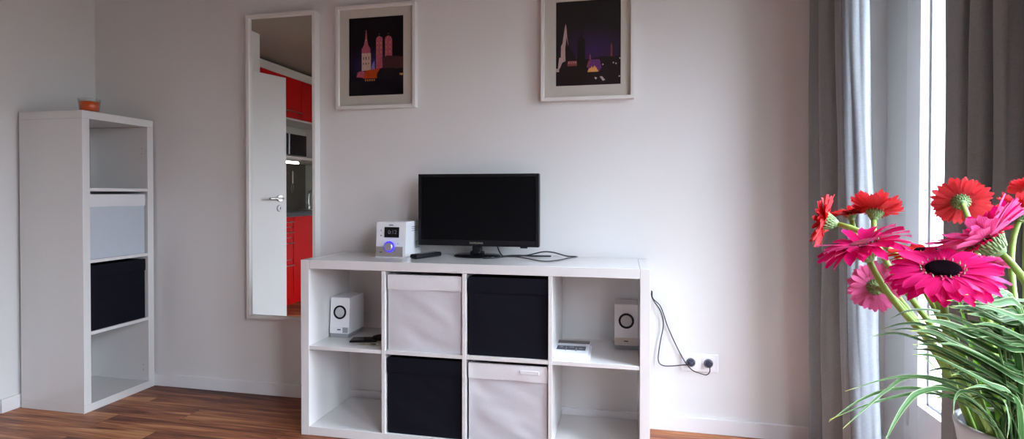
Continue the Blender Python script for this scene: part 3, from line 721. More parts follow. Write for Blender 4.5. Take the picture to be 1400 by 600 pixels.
wt = MB(); wt.box(-.758, kx+.012, -3.358, -1.602, .8595, .897, .002)
tag(wt.build('worktop', M['worktop']), 'dark worktop running over the red cabinets in mirror', 'worktop')
bs = MB(); bs.box(-.7595, -.748, -3.355, -1.605, .898, 1.425); tag(bs.build('backsplash', M['splash']), 'dark brown backsplash panel behind the kitchen worktop', 'backsplash')
sp = MB(); sp.box(-.746, -.46, -3.358, -3.335, .898, 1.425); tag(sp.build('side_splash', M['niche']), 'grey green end panel beside the tap', 'panel')
wc = tag(empty('wall_cabinet', (-.42, -3.34, 1.866)), 'red kitchen wall cabinet with steel handle above the microwave', 'cabinet')
MB().box(-.338, -.02, 0, 1.73, 0, .42).build('carcass', M['cornice'], wc)
for a, b in ((.002, .576), (.580, 1.150), (1.154, 1.728)):
    d = MB().box(-.02, 0, a, b, .002, .418, .002).build('cabinet_door', M['red'], wc)
    q = MB(); q.tube([(0, a+.03, .068), (.025, a+.03, .068), (.025, a+.31, .068), (0, a+.31, .068)], .006, 8); q.build('handle', M['dmetal'], d)
MB().box(-.338, .012, 0, 1.73, .4205, .500, .003).build('cornice', M['cornice'], wc)
MB().box(-.338, .004, 0, 1.73, -.022, -.0005, .002).build('light_pelmet', M['cornice'], wc)
shf = MB(); shf.box(-.758, -.395, -3.355, -1.605, 1.440, 1.470, .002); tag(shf.build('wall_shelf', M['cornice']), 'pale shelf carrying the microwave in the mirror', 'shelf')
mw = tag(empty('microwave', (-.405, -2.825, 1.4706)), 'small microwave with black door on the kitchen shelf', 'microwave')
MB().box(-.30, -.006, 0, .475, .004, .238, .004).build('housing', M['silver'], mw)
MB().box(-.007, .004, .004, .310, .012, .230, .003).build('oven_door', M['gblack'], mw)
MB().box(-.006, .004, .340, .471, .012, .230, .003).build('control_panel', M['gblack'], mw)
MB().box(-.004, .016, .313, .335, .014, .228, .003).build('door_handle', M['metal'], mw)
for z in (.085, .165): MB().cyl((.010, .405, z), .020, .016, 'x', 24, bev=.003).build('knob', M['metal'], mw)
lp = tag(empty('strip_light', (-.430, -2.72, 1.395)), 'lit tube light mounted below the kitchen shelf', 'lamp')
MB().box(-.035, .03, 0, .62, .022, .0445, .003).build('housing', M['metal'], lp)
q = MB(); q.cyl((0, .31, .010), .011, .60, 'y', 16, bev=.002); q.build('tube', M['lamp'], lp)
wk = tag(empty('whisk', (-.735, -3.065, 1.10)), 'wire whisk hanging before the dark backsplash', 'whisk')
MB().tube([(0, 0, .10), (0, 0, .235)], .008, 10).build('handle', M['frame'], wk)
q = MB()
for k in range(5):
    a = k*PI/5; q.tube([(.022*math.sin(t*PI/12)**.8*math.cos(a)*(1 if True else 1), .030*math.sin(t*PI/12)**.8*math.sin(a+.4), .10-.11*(1-math.cos(t*PI/12))/2) for t in range(13)], .0013, 5)
q.build('wires', M['metal'], wk)
hk = MB(); hk.tube([(-.012, 0, .235), (0, 0, .240), (.0, 0, .228)], .002, 6); hk.build('hook', M['metal'], wk)
ht = MB(); hp = [(.030*math.sin(t)**3*1.0, .026*(13*math.cos(t)-5*math.cos(2*t)-2*math.cos(3*t)-math.cos(4*t))/16) for t in [2*PI*k/28 for k in range(28)]]
ht.prism(hp, 0, .006, axis='x'); tag(ht.build('heart_ornament', M['heart'], None, (-.7482, -2.935, 1.305)), 'small red heart fixed on the dark backsplash', 'ornament')
fc = tag(empty('kitchen_tap', (-.62, -3.20, .8976)), 'chrome kitchen tap above the sink, seen in mirror', 'tap')
q = MB(); q.cyl((0, 0, .02), .022, .04, 'z', 20, bev=.003); q.tube(catmull([(0, 0, .03), (0, 0, .16), (.02, 0, .21), (.09, 0, .22), (.15, 0, .19)], 6), .011, 12); q.build('spout', M['metal'], fc)
MB().tube([(0, 0, .05), (-.0, .055, .085)], .006, 8).build('lever', M['metal'], fc)
sk = MB(); sk.lathe([(0, .0), (.16, .0), (.19, .002), (.195, .006), (.185, .007), (.17, .003), (0, .003)], 40, sy=1.0); tag(sk.build('sink', M['metal'], None, (-.41, -3.0, .8976)), 'round steel sink in the dark worktop', 'sink')

# ------------------------------------------------------------------ flowers, grass and pot on a side table
PC = Vector((3.534, -1.730, 0)); RIM = .766; PH = .135; PR = .0725
tb = tag(empty('side_table', (3.52, -1.76, 0)), 'small round white side table under the flower pot', 'table')
ztop = RIM-PH-.001
q = MB(); q.cyl((0, 0, ztop-.0125), .19, .025, 'z', 56, bev=.004); q.build('tabletop', M['tabw'], tb)
q = MB(); q.cyl((0, 0, (ztop-.03)/2+.005), .022, ztop-.04, 'z', 24); q.build('pedestal', M['tabw'], tb)
q = MB(); q.lathe([(0, 0), (.15, 0), (.15, .006), (.03, .02), (0, .02)], 48); q.build('foot', M['tabw'], tb)
pt = tag(empty('flower_pot', (PC.x, PC.y, RIM-PH)), 'pale grey round pot holding grass and gerberas', 'pot')
q = MB(); q.lathe([(0, 0), (PR*.66, 0), (PR*.70, .004), (PR*.97, PH-.012), (PR, PH-.003), (PR-.001, PH), (PR-.005, PH), (PR-.007, PH-.004)], 64); q.build('pot_wall', M['pot'], pt)
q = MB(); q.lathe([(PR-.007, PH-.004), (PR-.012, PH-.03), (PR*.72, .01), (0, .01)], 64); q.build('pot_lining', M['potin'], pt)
q = MB(); q.lathe([(PR*.90, PH-.040), (PR*.5, PH-.034), (0, PH-.032)], 40); q.build('soil', M['soil'], pt)

CR = Vector((.9781, .2081, .0)); CU = Vector((-.0035, .0108, 1.0)); CF = Vector((-.2081, .9781, -.0113))
def petal(mb, axis_mtx, az, r0, r1, w, cup, droop, z0, tw=0., mi=0, nv=7, notch=.0):
    """one ray petal in the flower frame (z = facing direction)"""
    c, s = math.cos(az), math.sin(az)
    NU = 4; V = []
    for j in range(nv+1):
        v = j/nv; rr = r0+(r1-r0)*v
        ww = w*(.38+.62*math.sin(PI*min(1, v*.62+.10))**1.0)*(1 if v < .82 else math.sqrt(max(.03, 1-((v-.82)/.185)**2)))
        z = z0+cup*v-droop*v*v
        row = []
        for i in range(NU+1):
            u = i/NU-.5
            dz = -abs(math.sin(u*PI))*.0012+.0016*u*tw*v*3+ .25*w*(4*u*u)*(.5)
            a = rr-(notch*r1*(1-abs(u*2)) if j == nv else 0); b = u*ww
            row.append(mb.bm.verts.new(axis_mtx @ Vector((a*c-b*s, a*s+b*c, z+dz))))
        V.append(row)
    for j in range(nv):
        for i in range(NU):
            f = mb.bm.faces.new((V[j][i], V[j+1][i], V[j+1][i+1], V[j][i+1])); f.smooth = True; f.material_index = mi
            for l, (a, b) in zip(f.loops, ((i, j), (i, j+1), (i+1, j+1), (i+1, j))): l[mb.uv].uv = (a/NU, b/nv)
def gerbera(pos, n, R, pm, root, label, cup=.10, droop=.12, seed=0, disc='disc', npet=32, stemr=.0042, bend=.12, mid=None, inner=True):
    rnd = random.Random(seed); pos = Vector(pos); n = Vector(n).normalized(); root = Vector(root)
    e = tag(empty('gerbera', root), label, 'flower', 'gerberas standing in the pale pot')
    q = n.to_track_quat('Z', 'Y'); MT = Matrix.Translation(pos-root) @ q.to_matrix().to_4x4()
    o = MB()
    for L_, (cnt, rs, cu, dr, z0) in enumerate(((npet, 1., cup, droop, 0.), (npet-3, .93, cup+.12, droop, .0015))):
        for k in range(cnt):
            az = 2*PI*(k+rnd.uniform(-.22, .22)+.5*L_)/cnt
            rr = R*rs*rnd.uniform(.90, 1.04)
            petal(o, MT, az, R*.10, rr, R*rnd.uniform(.19, .25), cu*R*rnd.uniform(.6, 1.4), dr*R*rnd.uniform(.5, 1.5), z0, rnd.uniform(-1, 1), notch=.02)
    o.build('outer_petals', pm, e)
    if inner:
        o = MB()
        for L_, (cnt, rs, cu) in enumerate(((34, .52, .10), (32, .43, .14), (28, .36, .16))):
            for k in range(cnt):
                az = 2*PI*(k+rnd.uniform(-.3, .3))/cnt
                petal(o, MT, az, R*.25, R*rs*rnd.uniform(.85, 1.1), R*.055, cu*R*rnd.uniform(.6, 1.2), .12*R, .002+.001*L_, nv=4)
        o.build('inner_florets', M['flor'] if pm != M['p_red'] else M['p_red'], e)
    o = MB(); o.lathe([(R*.285, .001), (R*.28, .07*R+.002), (R*.24, .105*R+.002), (R*.1, .09*R+.002), (0, .08*R+.002)], 28, mtx=MT); o.build('flower_disc', M[disc], e)
    # calyx with bracts
    o = MB(); o.lathe([(R*.26, -.0008), (R*.25, -.10*R), (R*.17, -.24*R), (.0052, -.34*R), (0, -.35*R)], 26, mtx=MT)
    for row in range(3):
        for k in range(16):
            az = 2*PI*(k+.5*row)/16; a0 = R*(.17+.05*row); zz0 = -.24*R+.09*R*row
            c, s = math.cos(az), math.sin(az)
            P_ = [MT @ Vector((a0*c, a0*s, zz0)), MT @ Vector(((a0+R*.07)*c, (a0+R*.07)*s, zz0+.12*R)), MT @ Vector(((a0+R*.085)*c, (a0+R*.085)*s, zz0+.20*R))]
            o.tube(P_, [R*.028, R*.020, R*.004], 5)
    o.build('calyx', M['calyx'], e)
    # stem
    base = pos-n*(.33*R)-root
    P0 = Vector((0, 0, 0)); P3 = base
    d = (P3-P0).length
    P2 = P3-n*d*bend*2.0; P1 = P0+(Vector((P3.x*.25, P3.y*.25, d*.42)) if mid is None else Vector(mid))
    pts = []
    for k in range(19):
        t = k/18; pts.append((1-t)**3*P0+3*(1-t)**2*t*P1+3*(1-t)*t*t*P2+t**3*P3)
    o = MB(); o.tube(pts, [stemr*(1.12-.2*k/18) for k in range(19)], 10); o.build('stem', M['stem'], e)
    return e
EYE = Vector((3.0132, -2.5939, 1.081))
def face_dir(pos, r, u, t):   # facing of a bloom: right / up / towards the viewer's side of the room
    tv_ = (EYE-Vector(pos)).normalized(); rt_ = Vector((0, 0, 1)).cross(tv_).normalized(); up_ = tv_.cross(rt_)
    return rt_*r+up_*u+tv_*t
FLOWERS = []
#F0
FLOWERS = [
    ((3.357, -1.898, 0.994), (-0.02, 0.86, 0.5), 0.058, 'p_mag', (3.498, -1.707, 0.733), 'large open magenta gerbera with black centre facing the room', dict(cup=0.1, droop=0.22, seed=3, npet=30, bend=0.2, mid=(0.0, 0.03, 0.1))),
    ((3.425, -1.853, 1.026), (-0.66, 0.74, 0.05), 0.056, 'p_mag', (3.548, -1.747, 0.733), 'magenta gerbera tilted left with pink petal backs at the right edge', dict(cup=0.4, droop=0.12, seed=5, npet=32)),
    ((3.525, -1.606, 1.069), (-0.15, 0.3, -0.94), 0.041, 'p_red', (3.530, -1.710, 0.733), 'red gerbera turned to the window, highest one before the right curtain', dict(cup=0.18, droop=0.1, seed=7, npet=27)),
    ((3.599, -1.549, 1.051), (0.05, 0.96, 0.22), 0.037, 'p_red', (3.547, -1.696, 0.733), 'flat red gerbera seen edge on, between two higher red ones', dict(cup=0.16, droop=0.12, seed=8, npet=27)),
    ((3.619, -1.586, 1.050), (0.25, 0.8, -0.2), 0.036, 'p_red', (3.564, -1.703, 0.733), 'red gerbera cut by right photo edge, below another red one', dict(cup=0.45, droop=0.05, seed=9, npet=27)),
    ((3.677, -1.512, 1.086), (0.1, 0.75, -0.4), 0.034, 'p_red', (3.567, -1.692, 0.733), 'topmost red gerbera at the right photo edge', dict(cup=0.2, droop=0.1, seed=10, npet=27)),
    ((3.312, -1.672, 1.039), (-0.95, 0.22, -0.1), 0.043, 'p_red', (3.495, -1.738, 0.733), 'leftmost deep red gerbera seen from its side before the curtain', dict(cup=0.22, droop=0.12, seed=11, npet=32, bend=0.16)),
    ((3.371, -1.598, 1.049), (-0.15, 0.95, 0.15), 0.03, 'p_red', (3.500, -1.717, 0.733), 'small red gerbera wedged between the two left red ones', dict(cup=0.2, droop=0.12, seed=12, npet=24)),
    ((3.393, -1.634, 1.052), (0.1, 0.86, -0.42), 0.037, 'p_red', (3.515, -1.714, 0.733), 'red gerbera with pale petal backs fanning upward, left cluster', dict(cup=0.42, droop=0.05, seed=13, npet=30)),
    ((3.308, -1.816, 1.013), (-0.35, 0.9, 0.18), 0.056, 'p_mag', (3.494, -1.759, 0.733), 'ragged magenta gerbera in left cluster, below the red ones', dict(cup=0.3, droop=0.34, seed=14, npet=30, bend=0.14, disc='discr')),
    ((3.385, -1.658, 0.939), (-0.3, 0.1, -0.92), 0.04, 'p_pink', (3.491, -1.719, 0.733), 'light pink gerbera hanging lowest at left, seen from behind', dict(cup=0.12, droop=0.14, seed=15, npet=32, bend=0.2)),
    ((3.387, -1.799, 1.005), (-0.08, 0.97, 0.15), 0.046, 'p_red', (3.503, -1.726, 0.733), 'red gerbera mostly hidden behind the large magenta one', dict(cup=0.1, droop=0.14, seed=16, npet=30, bend=0.1)),
    ((3.517, -1.690, 0.981), (0.1, 0.95, -0.2), 0.03, 'p_mag', (3.528, -1.701, 0.733), 'small magenta gerbera peeking out beneath the tilted magenta one', dict(cup=0.25, droop=0.1, seed=17, npet=27)),
]
#F1
for (pos, nn, R, pm, root, lab, kw) in FLOWERS:
    gerbera(pos, face_dir(pos, *nn), R, M[pm], root, lab, **kw)

# grass
gr = tag(empty('ornamental_grass', (PC.x, PC.y, RIM-.036)), 'striped arching grass spilling left from the pale pot', 'plant')
#G0
BLADES = [
    ([(3.520, -1.754, 0.731), (3.485, -1.785, 0.793), (3.429, -1.820, 0.840), (3.376, -1.855, 0.862), (3.332, -1.888, 0.873), (3.291, -1.920, 0.877), (3.239, -1.955, 0.872)], 0.0038, 'blade'),
    ([(3.510, -1.756, 0.731), (3.464, -1.792, 0.789), (3.403, -1.832, 0.832), (3.348, -1.871, 0.854), (3.296, -1.909, 0.861), (3.254, -1.945, 0.858), (3.215, -1.981, 0.848)], 0.0047, 'blade'),
    ([(3.506, -1.765, 0.731), (3.453, -1.805, 0.807), (3.389, -1.845, 0.853), (3.332, -1.884, 0.871), (3.293, -1.920, 0.865), (3.258, -1.955, 0.855), (3.225, -1.989, 0.845)], 0.0047, 'blade'),
    ([(3.520, -1.754, 0.731), (3.479, -1.788, 0.779), (3.418, -1.826, 0.824), (3.361, -1.863, 0.847), (3.317, -1.898, 0.853), (3.268, -1.934, 0.852), (3.219, -1.970, 0.846)], 0.0043, 'blade'),
    ([(3.509, -1.767, 0.731), (3.445, -1.820, 0.813), (3.383, -1.863, 0.852), (3.333, -1.905, 0.861), (3.302, -1.942, 0.858), (3.274, -1.979, 0.848), (3.250, -2.015, 0.839)], 0.0063, 'blade'),
    ([(3.536, -1.740, 0.731), (3.511, -1.767, 0.793), (3.460, -1.800, 0.843), (3.402, -1.834, 0.883), (3.347, -1.867, 0.911), (3.309, -1.897, 0.923), (3.274, -1.927, 0.925)], 0.0062, 'blade'),
    ([(3.541, -1.739, 0.731), (3.523, -1.761, 0.801), (3.473, -1.790, 0.854), (3.417, -1.820, 0.895), (3.364, -1.850, 0.923), (3.328, -1.876, 0.930), (3.294, -1.902, 0.928)], 0.0066, 'blade'),
    ([(3.543, -1.739, 0.731), (3.525, -1.764, 0.774), (3.487, -1.794, 0.834), (3.428, -1.828, 0.880), (3.373, -1.862, 0.912), (3.329, -1.893, 0.928), (3.290, -1.923, 0.931)], 0.0071, 'blade'),
    ([(3.553, -1.727, 0.731), (3.538, -1.749, 0.826), (3.487, -1.780, 0.885), (3.429, -1.812, 0.922), (3.376, -1.844, 0.941), (3.335, -1.873, 0.945), (3.304, -1.900, 0.940)], 0.0062, 'blade'),
    ([(3.563, -1.725, 0.731), (3.559, -1.748, 0.856), (3.514, -1.780, 0.929), (3.462, -1.815, 0.957), (3.414, -1.849, 0.965), (3.387, -1.878, 0.959), (3.373, -1.906, 0.941)], 0.0043, 'blade'),
    ([(3.570, -1.713, 0.731), (3.577, -1.732, 0.833), (3.551, -1.759, 0.907), (3.508, -1.790, 0.945), (3.463, -1.822, 0.951), (3.435, -1.850, 0.945), (3.418, -1.876, 0.928)], 0.0043, 'blade'),
    ([(3.520, -1.754, 0.731), (3.480, -1.786, 0.798), (3.437, -1.819, 0.834), (3.403, -1.851, 0.848), (3.379, -1.881, 0.849), (3.363, -1.909, 0.840)], 0.0047, 'blade'),
    ([(3.513, -1.770, 0.731), (3.499, -1.792, 0.765), (3.473, -1.811, 0.816), (3.454, -1.828, 0.836), (3.451, -1.842, 0.833), (3.446, -1.857, 0.819), (3.435, -1.873, 0.804)], 0.0047, 'blade'),
    ([(3.545, -1.698, 0.731), (3.528, -1.695, 0.734), (3.501, -1.694, 0.773), (3.469, -1.694, 0.808), (3.439, -1.694, 0.841), (3.418, -1.692, 0.866)], 0.0047, 'blade2'),
    ([(3.550, -1.697, 0.731), (3.541, -1.688, 0.732), (3.522, -1.682, 0.770), (3.497, -1.676, 0.803), (3.466, -1.672, 0.836), (3.436, -1.668, 0.863)], 0.0047, 'blade2'),
    ([(3.520, -1.746, 0.731), (3.495, -1.789, 0.848), (3.436, -1.840, 0.882), (3.380, -1.890, 0.911), (3.329, -1.940, 0.936), (3.287, -1.988, 0.947)], 0.0102, 'blade'),
    ([(3.530, -1.742, 0.731), (3.504, -1.784, 0.852), (3.445, -1.835, 0.886), (3.389, -1.885, 0.915), (3.338, -1.934, 0.939), (3.295, -1.982, 0.950)], 0.0104, 'blade'),
    ([(3.518, -1.772, 0.731), (3.499, -1.811, 0.908), (3.453, -1.840, 0.931), (3.409, -1.868, 0.951), (3.373, -1.895, 0.956)], 0.0097, 'blade'),
    ([(3.526, -1.760, 0.731), (3.496, -1.809, 0.907), (3.433, -1.866, 0.936), (3.375, -1.922, 0.960), (3.327, -1.976, 0.971)], 0.0086, 'blade'),
    ([(3.545, -1.763, 0.731), (3.524, -1.797, 0.886), (3.469, -1.839, 0.912), (3.417, -1.880, 0.934), (3.374, -1.920, 0.942)], 0.0081, 'blade'),
    ([(3.504, -1.763, 0.731), (3.476, -1.801, 0.896), (3.425, -1.840, 0.921), (3.376, -1.878, 0.941), (3.337, -1.914, 0.949)], 0.0087, 'blade'),
    ([(3.523, -1.749, 0.731), (3.495, -1.795, 0.930), (3.434, -1.850, 0.952), (3.383, -1.904, 0.962)], 0.0087, 'blade'),
    ([(3.506, -1.765, 0.731), (3.446, -1.841, 0.931), (3.385, -1.901, 0.955), (3.334, -1.959, 0.966)], 0.0087, 'blade'),
    ([(3.546, -1.731, 0.731), (3.515, -1.758, 0.856), (3.465, -1.791, 0.885), (3.417, -1.823, 0.909), (3.372, -1.854, 0.930), (3.335, -1.884, 0.937)], 0.0076, 'blade'),
    ([(3.523, -1.774, 0.731), (3.515, -1.790, 0.835), (3.472, -1.812, 0.861), (3.430, -1.833, 0.884), (3.390, -1.855, 0.903), (3.358, -1.875, 0.908)], 0.0082, 'blade'),
    ([(3.525, -1.774, 0.731), (3.497, -1.813, 0.877), (3.447, -1.849, 0.902), (3.400, -1.884, 0.923), (3.355, -1.918, 0.941), (3.318, -1.951, 0.948)], 0.0103, 'blade'),
    ([(3.523, -1.774, 0.731), (3.490, -1.818, 0.887), (3.443, -1.849, 0.911), (3.398, -1.881, 0.931), (3.355, -1.911, 0.948), (3.320, -1.941, 0.954)], 0.0081, 'blade'),
    ([(3.518, -1.763, 0.731), (3.491, -1.806, 0.919), (3.432, -1.858, 0.943), (3.377, -1.909, 0.964), (3.331, -1.958, 0.973)], 0.0103, 'blade'),
    ([(3.509, -1.768, 0.731), (3.478, -1.817, 0.886), (3.426, -1.859, 0.911), (3.376, -1.900, 0.932), (3.336, -1.939, 0.941)], 0.0107, 'blade'),
    ([(3.522, -1.742, 0.731), (3.479, -1.808, 0.942), (3.408, -1.882, 0.967), (3.349, -1.955, 0.979)], 0.0080, 'blade'),
    ([(3.556, -1.739, 0.731), (3.538, -1.768, 0.806), (3.486, -1.805, 0.839), (3.435, -1.841, 0.868), (3.388, -1.877, 0.893), (3.342, -1.912, 0.915), (3.306, -1.946, 0.923)], 0.0102, 'blade'),
    ([(3.541, -1.750, 0.731), (3.527, -1.770, 0.873), (3.480, -1.798, 0.898), (3.434, -1.826, 0.920), (3.391, -1.854, 0.938), (3.355, -1.880, 0.943)], 0.0103, 'blade'),
    ([(3.547, -1.731, 0.731), (3.525, -1.767, 0.879), (3.467, -1.813, 0.908), (3.413, -1.858, 0.932), (3.369, -1.901, 0.941)], 0.0078, 'blade'),
    ([(3.504, -1.758, 0.731), (3.469, -1.809, 0.933), (3.414, -1.867, 0.944)], 0.0078, 'blade'),
    ([(3.547, -1.733, 0.731), (3.517, -1.759, 0.840), (3.468, -1.790, 0.865), (3.421, -1.821, 0.887), (3.376, -1.851, 0.905), (3.340, -1.880, 0.912)], 0.0076, 'blade'),
    ([(3.524, -1.774, 0.731), (3.511, -1.799, 0.886), (3.466, -1.825, 0.909), (3.423, -1.851, 0.929), (3.388, -1.875, 0.934)], 0.0099, 'blade'),
    ([(3.538, -1.755, 0.731), (3.521, -1.783, 0.846), (3.469, -1.820, 0.872), (3.420, -1.856, 0.895), (3.373, -1.892, 0.914), (3.335, -1.926, 0.923)], 0.0093, 'blade'),
    ([(3.525, -1.743, 0.731), (3.497, -1.785, 0.936), (3.438, -1.837, 0.956), (3.389, -1.887, 0.965)], 0.0104, 'blade'),
    ([(3.558, -1.728, 0.731), (3.538, -1.760, 0.817), (3.483, -1.801, 0.850), (3.431, -1.842, 0.879), (3.381, -1.882, 0.904), (3.334, -1.921, 0.926), (3.297, -1.958, 0.935)], 0.0079, 'blade'),
    ([(3.513, -1.770, 0.731), (3.476, -1.821, 0.831), (3.429, -1.852, 0.859), (3.384, -1.883, 0.883), (3.341, -1.914, 0.904), (3.307, -1.943, 0.912)], 0.0106, 'blade'),
    ([(3.511, -1.769, 0.731), (3.486, -1.805, 0.831), (3.442, -1.829, 0.857), (3.401, -1.852, 0.880), (3.360, -1.876, 0.900), (3.328, -1.897, 0.906)], 0.0081, 'blade'),
    ([(3.540, -1.758, 0.731), (3.526, -1.780, 0.860), (3.477, -1.812, 0.886), (3.430, -1.843, 0.908), (3.385, -1.873, 0.927), (3.349, -1.902, 0.934)], 0.0092, 'blade'),
    ([(3.526, -1.734, 0.731), (3.487, -1.779, 0.927), (3.428, -1.831, 0.951), (3.379, -1.880, 0.960)], 0.0097, 'blade'),
    ([(3.552, -1.735, 0.731), (3.516, -1.779, 0.899), (3.456, -1.830, 0.925), (3.400, -1.880, 0.947), (3.354, -1.929, 0.957)], 0.0103, 'blade'),
    ([(3.518, -1.772, 0.731), (3.479, -1.826, 0.916), (3.428, -1.866, 0.938), (3.379, -1.906, 0.956), (3.339, -1.943, 0.964)], 0.0080, 'blade'),
    ([(3.519, -1.772, 0.731), (3.496, -1.816, 0.884), (3.448, -1.850, 0.908), (3.401, -1.883, 0.928), (3.363, -1.914, 0.936)], 0.0090, 'blade'),
    ([(3.528, -1.735, 0.731), (3.486, -1.801, 0.918), (3.415, -1.875, 0.943), (3.355, -1.947, 0.958)], 0.0105, 'blade'),
    ([(3.526, -1.737, 0.731), (3.494, -1.789, 0.892), (3.429, -1.851, 0.919), (3.375, -1.911, 0.933)], 0.0102, 'blade'),
    ([(3.518, -1.772, 0.731), (3.481, -1.812, 0.918), (3.429, -1.852, 0.941), (3.387, -1.890, 0.948)], 0.0108, 'blade'),
    ([(3.541, -1.752, 0.731), (3.519, -1.787, 0.841), (3.464, -1.830, 0.870), (3.412, -1.872, 0.896), (3.363, -1.913, 0.917), (3.322, -1.953, 0.927)], 0.0110, 'blade'),
    ([(3.530, -1.775, 0.731), (3.506, -1.818, 0.917), (3.451, -1.862, 0.940), (3.398, -1.906, 0.958), (3.355, -1.949, 0.967)], 0.0094, 'blade'),
    ([(3.558, -1.727, 0.731), (3.524, -1.768, 0.897), (3.466, -1.816, 0.922), (3.411, -1.863, 0.943), (3.365, -1.909, 0.952)], 0.0110, 'blade'),
    ([(3.531, -1.738, 0.731), (3.491, -1.804, 0.930), (3.419, -1.878, 0.958), (3.359, -1.951, 0.971)], 0.0103, 'blade'),
    ([(3.539, -1.757, 0.731), (3.520, -1.788, 0.829), (3.467, -1.827, 0.862), (3.417, -1.866, 0.891), (3.369, -1.904, 0.915), (3.324, -1.941, 0.936), (3.288, -1.977, 0.944)], 0.0109, 'blade'),
    ([(3.507, -1.766, 0.731), (3.443, -1.844, 0.902), (3.387, -1.894, 0.927), (3.336, -1.943, 0.947), (3.294, -1.990, 0.958)], 0.0110, 'blade'),
    ([(3.532, -1.739, 0.731), (3.508, -1.756, 0.752), (3.481, -1.773, 0.786), (3.445, -1.792, 0.814), (3.411, -1.812, 0.829), (3.382, -1.830, 0.830)], 0.0090, 'blade'),
    ([(3.529, -1.736, 0.731), (3.519, -1.751, 0.760), (3.522, -1.764, 0.794), (3.485, -1.785, 0.822), (3.449, -1.806, 0.838), (3.419, -1.826, 0.839)], 0.0079, 'blade'),
    ([(3.516, -1.771, 0.731), (3.502, -1.785, 0.799), (3.477, -1.801, 0.831), (3.443, -1.820, 0.857), (3.410, -1.838, 0.871), (3.382, -1.855, 0.871)], 0.0069, 'blade'),
    ([(3.527, -1.729, 0.731), (3.516, -1.746, 0.780), (3.524, -1.759, 0.815), (3.486, -1.782, 0.843), (3.449, -1.805, 0.859), (3.418, -1.827, 0.860)], 0.0074, 'blade'),
    ([(3.503, -1.762, 0.731), (3.482, -1.784, 0.784), (3.479, -1.787, 0.813), (3.449, -1.795, 0.837), (3.421, -1.804, 0.849), (3.397, -1.812, 0.846)], 0.0090, 'blade'),
    ([(3.522, -1.762, 0.731), (3.488, -1.775, 0.794), (3.465, -1.785, 0.824), (3.434, -1.797, 0.849), (3.404, -1.810, 0.862), (3.378, -1.821, 0.860)], 0.0079, 'blade'),
    ([(3.523, -1.723, 0.731), (3.514, -1.738, 0.754), (3.503, -1.754, 0.789), (3.466, -1.775, 0.817), (3.430, -1.796, 0.833), (3.400, -1.817, 0.834)], 0.0083, 'blade'),
    ([(3.525, -1.731, 0.731), (3.517, -1.744, 0.746), (3.532, -1.752, 0.780), (3.496, -1.771, 0.807), (3.461, -1.790, 0.823), (3.431, -1.808, 0.823)], 0.0080, 'blade'),
    ([(3.539, -1.738, 0.731), (3.489, -1.768, 0.769), (3.457, -1.796, 0.806), (3.417, -1.824, 0.836), (3.380, -1.853, 0.853), (3.347, -1.881, 0.857)], 0.0088, 'blade'),
    ([(3.536, -1.728, 0.731), (3.519, -1.754, 0.794), (3.493, -1.783, 0.831), (3.451, -1.816, 0.861), (3.410, -1.848, 0.879), (3.375, -1.880, 0.883)], 0.0082, 'blade'),
    ([(3.535, -1.729, 0.731), (3.508, -1.756, 0.752), (3.475, -1.785, 0.790), (3.434, -1.815, 0.821), (3.395, -1.845, 0.840), (3.362, -1.874, 0.844)], 0.0088, 'blade'),
    ([(3.528, -1.742, 0.731), (3.519, -1.756, 0.754), (3.521, -1.767, 0.788), (3.485, -1.787, 0.815), (3.450, -1.807, 0.831), (3.420, -1.825, 0.831)], 0.0079, 'blade'),
    ([(3.502, -1.753, 0.731), (3.495, -1.765, 0.781), (3.525, -1.769, 0.814), (3.490, -1.787, 0.840), (3.456, -1.805, 0.855), (3.427, -1.822, 0.855)], 0.0079, 'blade'),
    ([(3.517, -1.736, 0.731), (3.498, -1.765, 0.787), (3.486, -1.794, 0.825), (3.442, -1.831, 0.856), (3.400, -1.866, 0.875), (3.364, -1.901, 0.880)], 0.0089, 'blade'),
    ([(3.537, -1.745, 0.731), (3.530, -1.754, 0.791), (3.509, -1.767, 0.823), (3.475, -1.783, 0.849), (3.442, -1.798, 0.863), (3.415, -1.813, 0.862)], 0.0065, 'blade'),
    ([(3.531, -1.735, 0.731), (3.512, -1.766, 0.770), (3.501, -1.795, 0.809), (3.455, -1.832, 0.841), (3.413, -1.869, 0.861), (3.376, -1.904, 0.867)], 0.0066, 'blade'),
    ([(3.552, -1.689, 0.731), (3.565, -1.665, 0.724), (3.554, -1.648, 0.805), (3.548, -1.630, 0.866), (3.542, -1.613, 0.929)], 0.0084, 'blade2'),
    ([(3.564, -1.697, 0.731), (3.587, -1.666, 0.727), (3.581, -1.654, 0.806), (3.578, -1.642, 0.868), (3.575, -1.629, 0.931)], 0.0066, 'blade2'),
    ([(3.547, -1.687, 0.731), (3.559, -1.667, 0.724), (3.591, -1.642, 0.771), (3.618, -1.618, 0.831), (3.646, -1.593, 0.894)], 0.0073, 'blade2'),
    ([(3.561, -1.694, 0.731), (3.575, -1.672, 0.728), (3.591, -1.659, 0.782), (3.605, -1.646, 0.843), (3.619, -1.634, 0.906)], 0.0070, 'blade2'),
    ([(3.517, -1.694, 0.731), (3.521, -1.687, 0.730), (3.539, -1.677, 0.765), (3.554, -1.667, 0.826), (3.569, -1.658, 0.889)], 0.0085, 'blade2'),
    ([(3.547, -1.687, 0.731), (3.551, -1.679, 0.729), (3.558, -1.671, 0.772), (3.564, -1.662, 0.833), (3.569, -1.654, 0.896)], 0.0081, 'blade2'),
    ([(3.535, -1.690, 0.731), (3.539, -1.683, 0.730), (3.538, -1.677, 0.841), (3.539, -1.670, 0.904), (3.539, -1.664, 0.967)], 0.0072, 'blade2'),
    ([(3.566, -1.699, 0.731), (3.587, -1.677, 0.731), (3.566, -1.679, 0.782), (3.550, -1.680, 0.845), (3.534, -1.680, 0.907)], 0.0091, 'blade2'),
